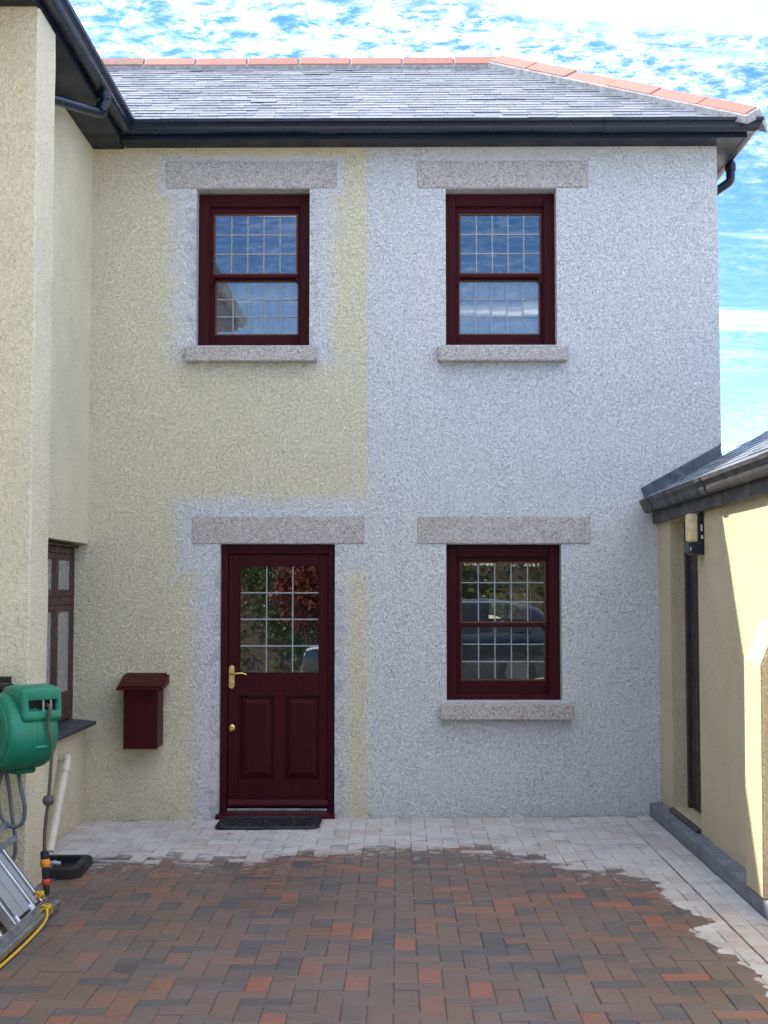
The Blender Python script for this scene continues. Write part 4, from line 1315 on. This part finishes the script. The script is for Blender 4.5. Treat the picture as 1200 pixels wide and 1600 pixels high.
# folded aluminium work platform leaning on the wing wall
pf = empty('work_platform', (-1.80, -3.3, 0.03), 'folded aluminium step platform leaning at the lower left corner with a yellow rope', 'step platform')
z00 = gz(-1.75)
th_ = math.radians(52)
du = Vector((-math.cos(th_), 0, math.sin(th_)))          # up along the platform, towards the wall
dn = Vector((math.sin(th_), 0, math.cos(th_)))           # outward normal
P0 = Vector((-1.80, 0, z00 + 0.045))
LEN = 0.70


def pp(u, y, n_):
    q = P0 + du * u + dn * n_; return (q.x, y, q.z)


for y_ in (-2.935, -3.065, -3.40, -3.62):
    w_ = 0.026 if y_ > -3.1 else 0.03
    m = MB().bar(pp(0.02, y_, 0.012), pp(LEN, y_, 0.012), w_, 0.05, up=tuple(dn))
    m.build('rail', 'aluminium', pf, 0.003)
for a, b in ((-2.955, -3.048), (-3.083, -3.20), (-3.205, -3.325)):
    m = MB().bar(pp(0.035, (a + b) / 2, 0.012), pp(LEN - 0.02, (a + b) / 2, 0.012), abs(a - b) - 0.004, 0.024, up=tuple(dn))
    m.build('deck_board', 'ribbed', pf, 0.002)
MB().bar(pp(0.0, -2.845, 0.018), pp(0.0, -3.80, 0.018), 0.040, 0.040, up=tuple(dn)).build('foot_bar', 'aluminium', pf, 0.004)
MB().bar((-1.752, -2.752, z00 + 0.030), (-1.752, -3.86, z00 + 0.030), 0.030, 0.036).build('foot_bar', 'aluminium', pf, 0.004)
MB().bar(pp(LEN - 0.26, -2.72, 0.045), pp(LEN - 0.26, -3.7, 0.045), 0.036, 0.036, up=tuple(dn)).build('cross_bar', 'aluminium', pf, 0.004)
MB().bar(pp(LEN - 0.34, -2.76, 0.045), pp(LEN - 0.34, -3.7, 0.045), 0.030, 0.036, up=tuple(dn)).build('cross_bar', 'aluminium', pf, 0.004)
for y_ in (-2.93, -3.09, -3.33): MB().tube([pp(-0.008, y_, 0.02), pp(0.05, y_, 0.02)], 0.014, 8, 1).build('rivet', 'aluminium', pf)
# rope with knots
rp = empty('yellow_rope', (-1.76, -3.2, 0.05), 'yellow rope tied to the foot bar of the platform', 'rope')


def knot(c, s_):
    return [(c[0] + s_ * math.sin(2.1 * k), c[1] + s_ * math.cos(1.7 * k), c[2] + s_ * 0.9 * math.sin(1.3 * k + 0.6)) for k in range(13)]


MB().tube(knot((-1.800, -2.935, z00 + 0.11), 0.022), 0.0055, 8, 3).build('knot', 'rope', rp, smooth=True)
MB().tube(knot((-1.752, -2.985, z00 + 0.055), 0.024), 0.0055, 8, 3).build('knot', 'rope', rp, smooth=True)
MB().tube([(-1.745, -3.0, z00 + 0.06), (-1.722, -3.12, z00 + 0.028), (-1.72, -3.4, z00 + 0.014), (-1.722, -3.75, z00 + 0.012), (-1.73, -4.0, z00 + 0.012)], 0.0065, 8, 5).build('strand', 'rope', rp, smooth=True)

# grey supply hose looping down from the reel to the platform
hl = [(-2.01, -2.62, 0.735), (-1.985, -2.70, 0.70), (-1.955, -2.75, 0.62), (-1.93, -2.76, 0.52), (-1.945, -2.76, 0.44), (-2.0, -2.76, 0.425), (-2.06, -2.74, 0.48), (-2.09, -2.7, 0.60), (-2.07, -2.66, 0.70), (-2.045, -2.66, 0.62), (-2.02, -2.68, 0.48), (-1.995, -2.70, 0.36), (-1.995, -2.71, 0.26), (-2.04, -2.72, 0.20), (-2.06, -2.73, 0.17), (-2.02, -2.74, 0.125), (-1.93, -2.76, 0.075), (-1.84, -2.78, 0.055), (-1.775, -2.80, 0.050), (-1.80, -2.84, 0.035), (-1.87, -2.86, 0.020), (-1.98, -2.88, 0.016)]
tag(MB().tube(hl, 0.0105, 10, 5).build('supply_hose', 'hose_grey', None, smooth=True), 'grey hose looping down from under the green reel', 'hose')

# ------------------------------------------------------------------ the garden behind the camera and behind the house (seen in the panes)
rng = np.random.default_rng(5)


def leaves(name, pts, size, mt, parent=None):
    n_ = len(pts)
    nrm = rng.normal(size=(n_, 3)); nrm /= np.linalg.norm(nrm, axis=1)[:, None]
    a = np.cross(nrm, rng.normal(size=(n_, 3))); a /= np.linalg.norm(a, axis=1)[:, None]
    b = np.cross(nrm, a)
    s_ = (size * rng.uniform(0.6, 1.4, n_))[:, None]
    V = np.stack([pts - a * s_, pts + b * s_ * 0.55, pts + a * s_, pts - b * s_ * 0.55], 1).reshape(-1, 3) - np.array(org(parent))
    me = bpy.data.meshes.new(name)
    me.vertices.add(4 * n_); me.vertices.foreach_set('co', V.astype(np.float32).ravel())
    me.loops.add(4 * n_); me.loops.foreach_set('vertex_index', np.arange(4 * n_, dtype=np.int32))
    me.polygons.add(n_); me.polygons.foreach_set('loop_start', np.arange(0, 4 * n_, 4, dtype=np.int32)); me.polygons.foreach_set('loop_total', np.full(n_, 4, np.int32))
    me.update(); me.materials.append(M[mt])
    return link(name, me, parent)


def hedge(x0, x1, y0, y1, h, n_, label, loc):
    root = empty('hedge', loc, label, 'hedge')
    u = rng.uniform(size=(n_, 3))
    P = np.stack([x0 + (x1 - x0) * u[:, 0], y0 + (y1 - y0) * u[:, 1], h * u[:, 2] ** 0.9], 1)
    P[:, 2] *= 0.86 + 0.14 * np.sin(P[:, 0] * 2.3) * np.sin(P[:, 0] * 0.9 + 1)
    P[:, 1] += 0.18 * np.sin(P[:, 0] * 3.1 + P[:, 2] * 2)
    leaves('foliage', P, 0.042, 'ivy', root)
    MB().box(x0 + 0.1, x1 - 0.1, y0 + 0.35, y1 - 0.25, -0.05, h * 0.80).build('inner_growth', 'bark', root)
    m = MB()
    for k in range(int((x1 - x0) / 0.5)):
        xx = x0 + 0.25 + k * 0.5
        m.tube([(xx, (y0 + y1) / 2, -0.05), (xx + 0.1, (y0 + y1) / 2, h * 0.5), (xx - 0.05, (y0 + y1) / 2, h * 0.8)], lambda t: 0.03 - 0.02 * t, 6, 2)
    m.build('stems', 'bark', root)


hedge(-8, 8, -17.6, -16.6, 2.7, 60000, 'tall ivy hedge mirrored in the door glass', (0, -17.1, -0.07))
hedge(-3, 5, 6.2, 7.0, 2.6, 26000, 'green hedge seen through the downstairs window', (1, 6.6, -0.07))
ac = empty('red_maple', (-1.75, -15.7, -0.07), 'dark red leaved shrub mirrored in the door glass', 'tree')
MB().tube([(-1.75, -15.7, -0.1), (-1.72, -15.7, 0.6), (-1.8, -15.72, 1.2), (-1.7, -15.7, 1.9)], lambda t: 0.05 - 0.035 * t, 8, 3).build('trunk', 'bark', ac, smooth=True)
u = rng.normal(size=(6500, 3)); u /= np.linalg.norm(u, axis=1)[:, None]
u *= (rng.uniform(size=6500) ** 0.5)[:, None]
leaves('crown', np.array([-1.7, -15.7, 1.75]) + u * np.array([0.72, 0.6, 0.85]) + 0.08 * np.sin(u[:, ::-1] * 9), 0.045, 'acer', ac)

# dark car parked side-on behind the camera
car = empty('parked_car', (0.45, -13.9, -0.07), 'dark car parked across the yard, mirrored in the door and window glass', 'car')
zc_ = -0.07


def car_sec(x, hw, z_lo, z_belt, z_top, tw):
    """half section points from sill over the top"""
    return [(x, -hw * 0.93, z_lo), (x, -hw, z_lo + 0.18), (x, -hw, z_belt - 0.12), (x, -hw * 0.95, z_belt), (x, -tw, z_top - 0.06), (x, -tw * 0.85, z_top), (x, tw * 0.85, z_top), (x, tw, z_top - 0.06), (x, hw * 0.95, z_belt), (x, hw, z_belt - 0.12), (x, hw, z_lo + 0.18), (x, hw * 0.93, z_lo)]


SEC = [(-2.12, .66, .32, .62, .66, .55), (-2.02, .80, .22, .74, .78, .66), (-1.75, .87, .2, .86, .90, .74), (-1.2, .90, .2, .95, 1.00, .78), (-0.75, .90, .2, .98, 1.06, .78), (-0.05, .90, .2, 1.0, 1.52, .62), (0.4, .90, .2, 1.0, 1.60, .62), (1.3, .90, .2, 1.02, 1.58, .62), (1.95, .88, .22, 1.02, 1.44, .60), (2.32, .84, .3, 1.0, 1.1, .68), (2.40, .78, .36, .85, .9, .62)]
m = MB()
ss = [[(0.45 + a, -13.9 + b, zc_ + c) for a, b, c in car_sec(*s_)] for s_ in SEC]
k12 = 12
for a, b in zip(ss[:-1], ss[1:]):
    m.add(a + b, [(i, (i + 1) % k12, (i + 1) % k12 + k12, i + k12) for i in range(k12)])
m.add(ss[0], [tuple(range(k12))]); m.add(ss[-1], [tuple(range(k12))])
o = m.build('body', 'car_paint', car, smooth=True); weld(o.data)
for sg in (-1, 1):
    for x0, x1, x2, x3 in ((-0.55, 0.28, 0.28, -0.02), (0.36, 1.18, 1.16, 0.36), (1.26, 1.86, 1.55, 1.24)):
        q = [(x0, sg * 0.868, 1.02), (x1, sg * 0.868, 1.03), (x2, sg * 0.665, 1.48), (x3, sg * 0.665, 1.47)]
        MB().add([(0.45 + a, -13.9 + b, zc_ + c) for a, b, c in q] + [(0.45 + a, -13.9 + b * 0.99, zc_ + c) for a, b, c in q], [(0, 1, 2, 3), (7, 6, 5, 4)] + [(i, (i + 1) % 4, (i + 1) % 4 + 4, i + 4) for i in range(4)]).build('side_window', 'car_glass', car)
    MB().add([(0.45 + a, -13.9 + sg * b, zc_ + c) for a, b, c in [(-2.06, .76, .62), (-1.72, .885, .74), (-1.68, .885, .84), (-2.0, .78, .74), (-2.0, .70, .62), (-1.66, .80, .74), (-1.62, .80, .84), (-1.94, .70, .74)]], [(0, 1, 2, 3), (7, 6, 5, 4), (0, 4, 5, 1), (1, 5, 6, 2), (2, 6, 7, 3), (3, 7, 4, 0)]).build('headlight', 'headlight', car)
    for wx_ in (-1.35, 1.58):
        T = Matrix.Translation((0.45 + wx_, -13.9 + sg * 0.80, zc_ + 0.335)) @ Matrix.Rotation(math.pi / 2, 4, 'X')
        wh = MB().lathe([(0.20, -0.10), (0.31, -0.105), (0.335, -0.07), (0.335, 0.07), (0.31, 0.105), (0.20, 0.10)], 28, T).build('wheel', 'tyre', car, smooth=True)
        MB().lathe([(0.205, -0.112), (0.20, -0.106), (0.06, -0.09), (0.05, 0.09), (0.20, 0.106), (0.205, 0.112)], 20, T).build('rim', 'grey_plastic', wh, smooth=True)
MB().add([(0.45 + a, -13.9 + b, zc_ + c) for a, b, c in [(-0.72, -.74, 1.09), (-0.72, .74, 1.09), (-0.1, .60, 1.50), (-0.1, -.60, 1.50), (-0.70, -.74, 1.08), (-0.70, .74, 1.08), (-0.08, .60, 1.49), (-0.08, -.60, 1.49)]], [(0, 1, 2, 3), (7, 6, 5, 4)] + [(i, (i + 1) % 4, (i + 1) % 4 + 4, i + 4) for i in range(4)]).build('windscreen', 'car_glass', car)

# low cream garden wall behind the house, seen through the back window
m = MB()
top = []
for k in range(25):
    xx = -1 + 5 * k / 24
    top.append((xx, 1.30 + 0.10 / (1 + math.exp((xx - 1.12) / 0.05))))
m.prism([(-1, -0.1)] + top + [(4, -0.1)], 5.2, 5.4, 'y')
tag(m.build('garden_wall', 'cream_annex'), 'low cream garden wall seen through the downstairs window', 'wall')
# glazing bars of the back window
bx0, bx1, bz0, bz1 = BACKW
m = ring(bx0 + 0.002, bx1 - 0.002, bz0 + 0.002, bz1 - 0.002, HD - 0.16, HD - 0.10, 0.03, 0.03, 0.03, 0.03)
m.box((bx0 + bx1) / 2 - 0.008, (bx0 + bx1) / 2 + 0.008, HD - 0.15, HD - 0.12, bz0 + 0.03, bz1 - 0.03)
m.build('back_window', 'wood', house)
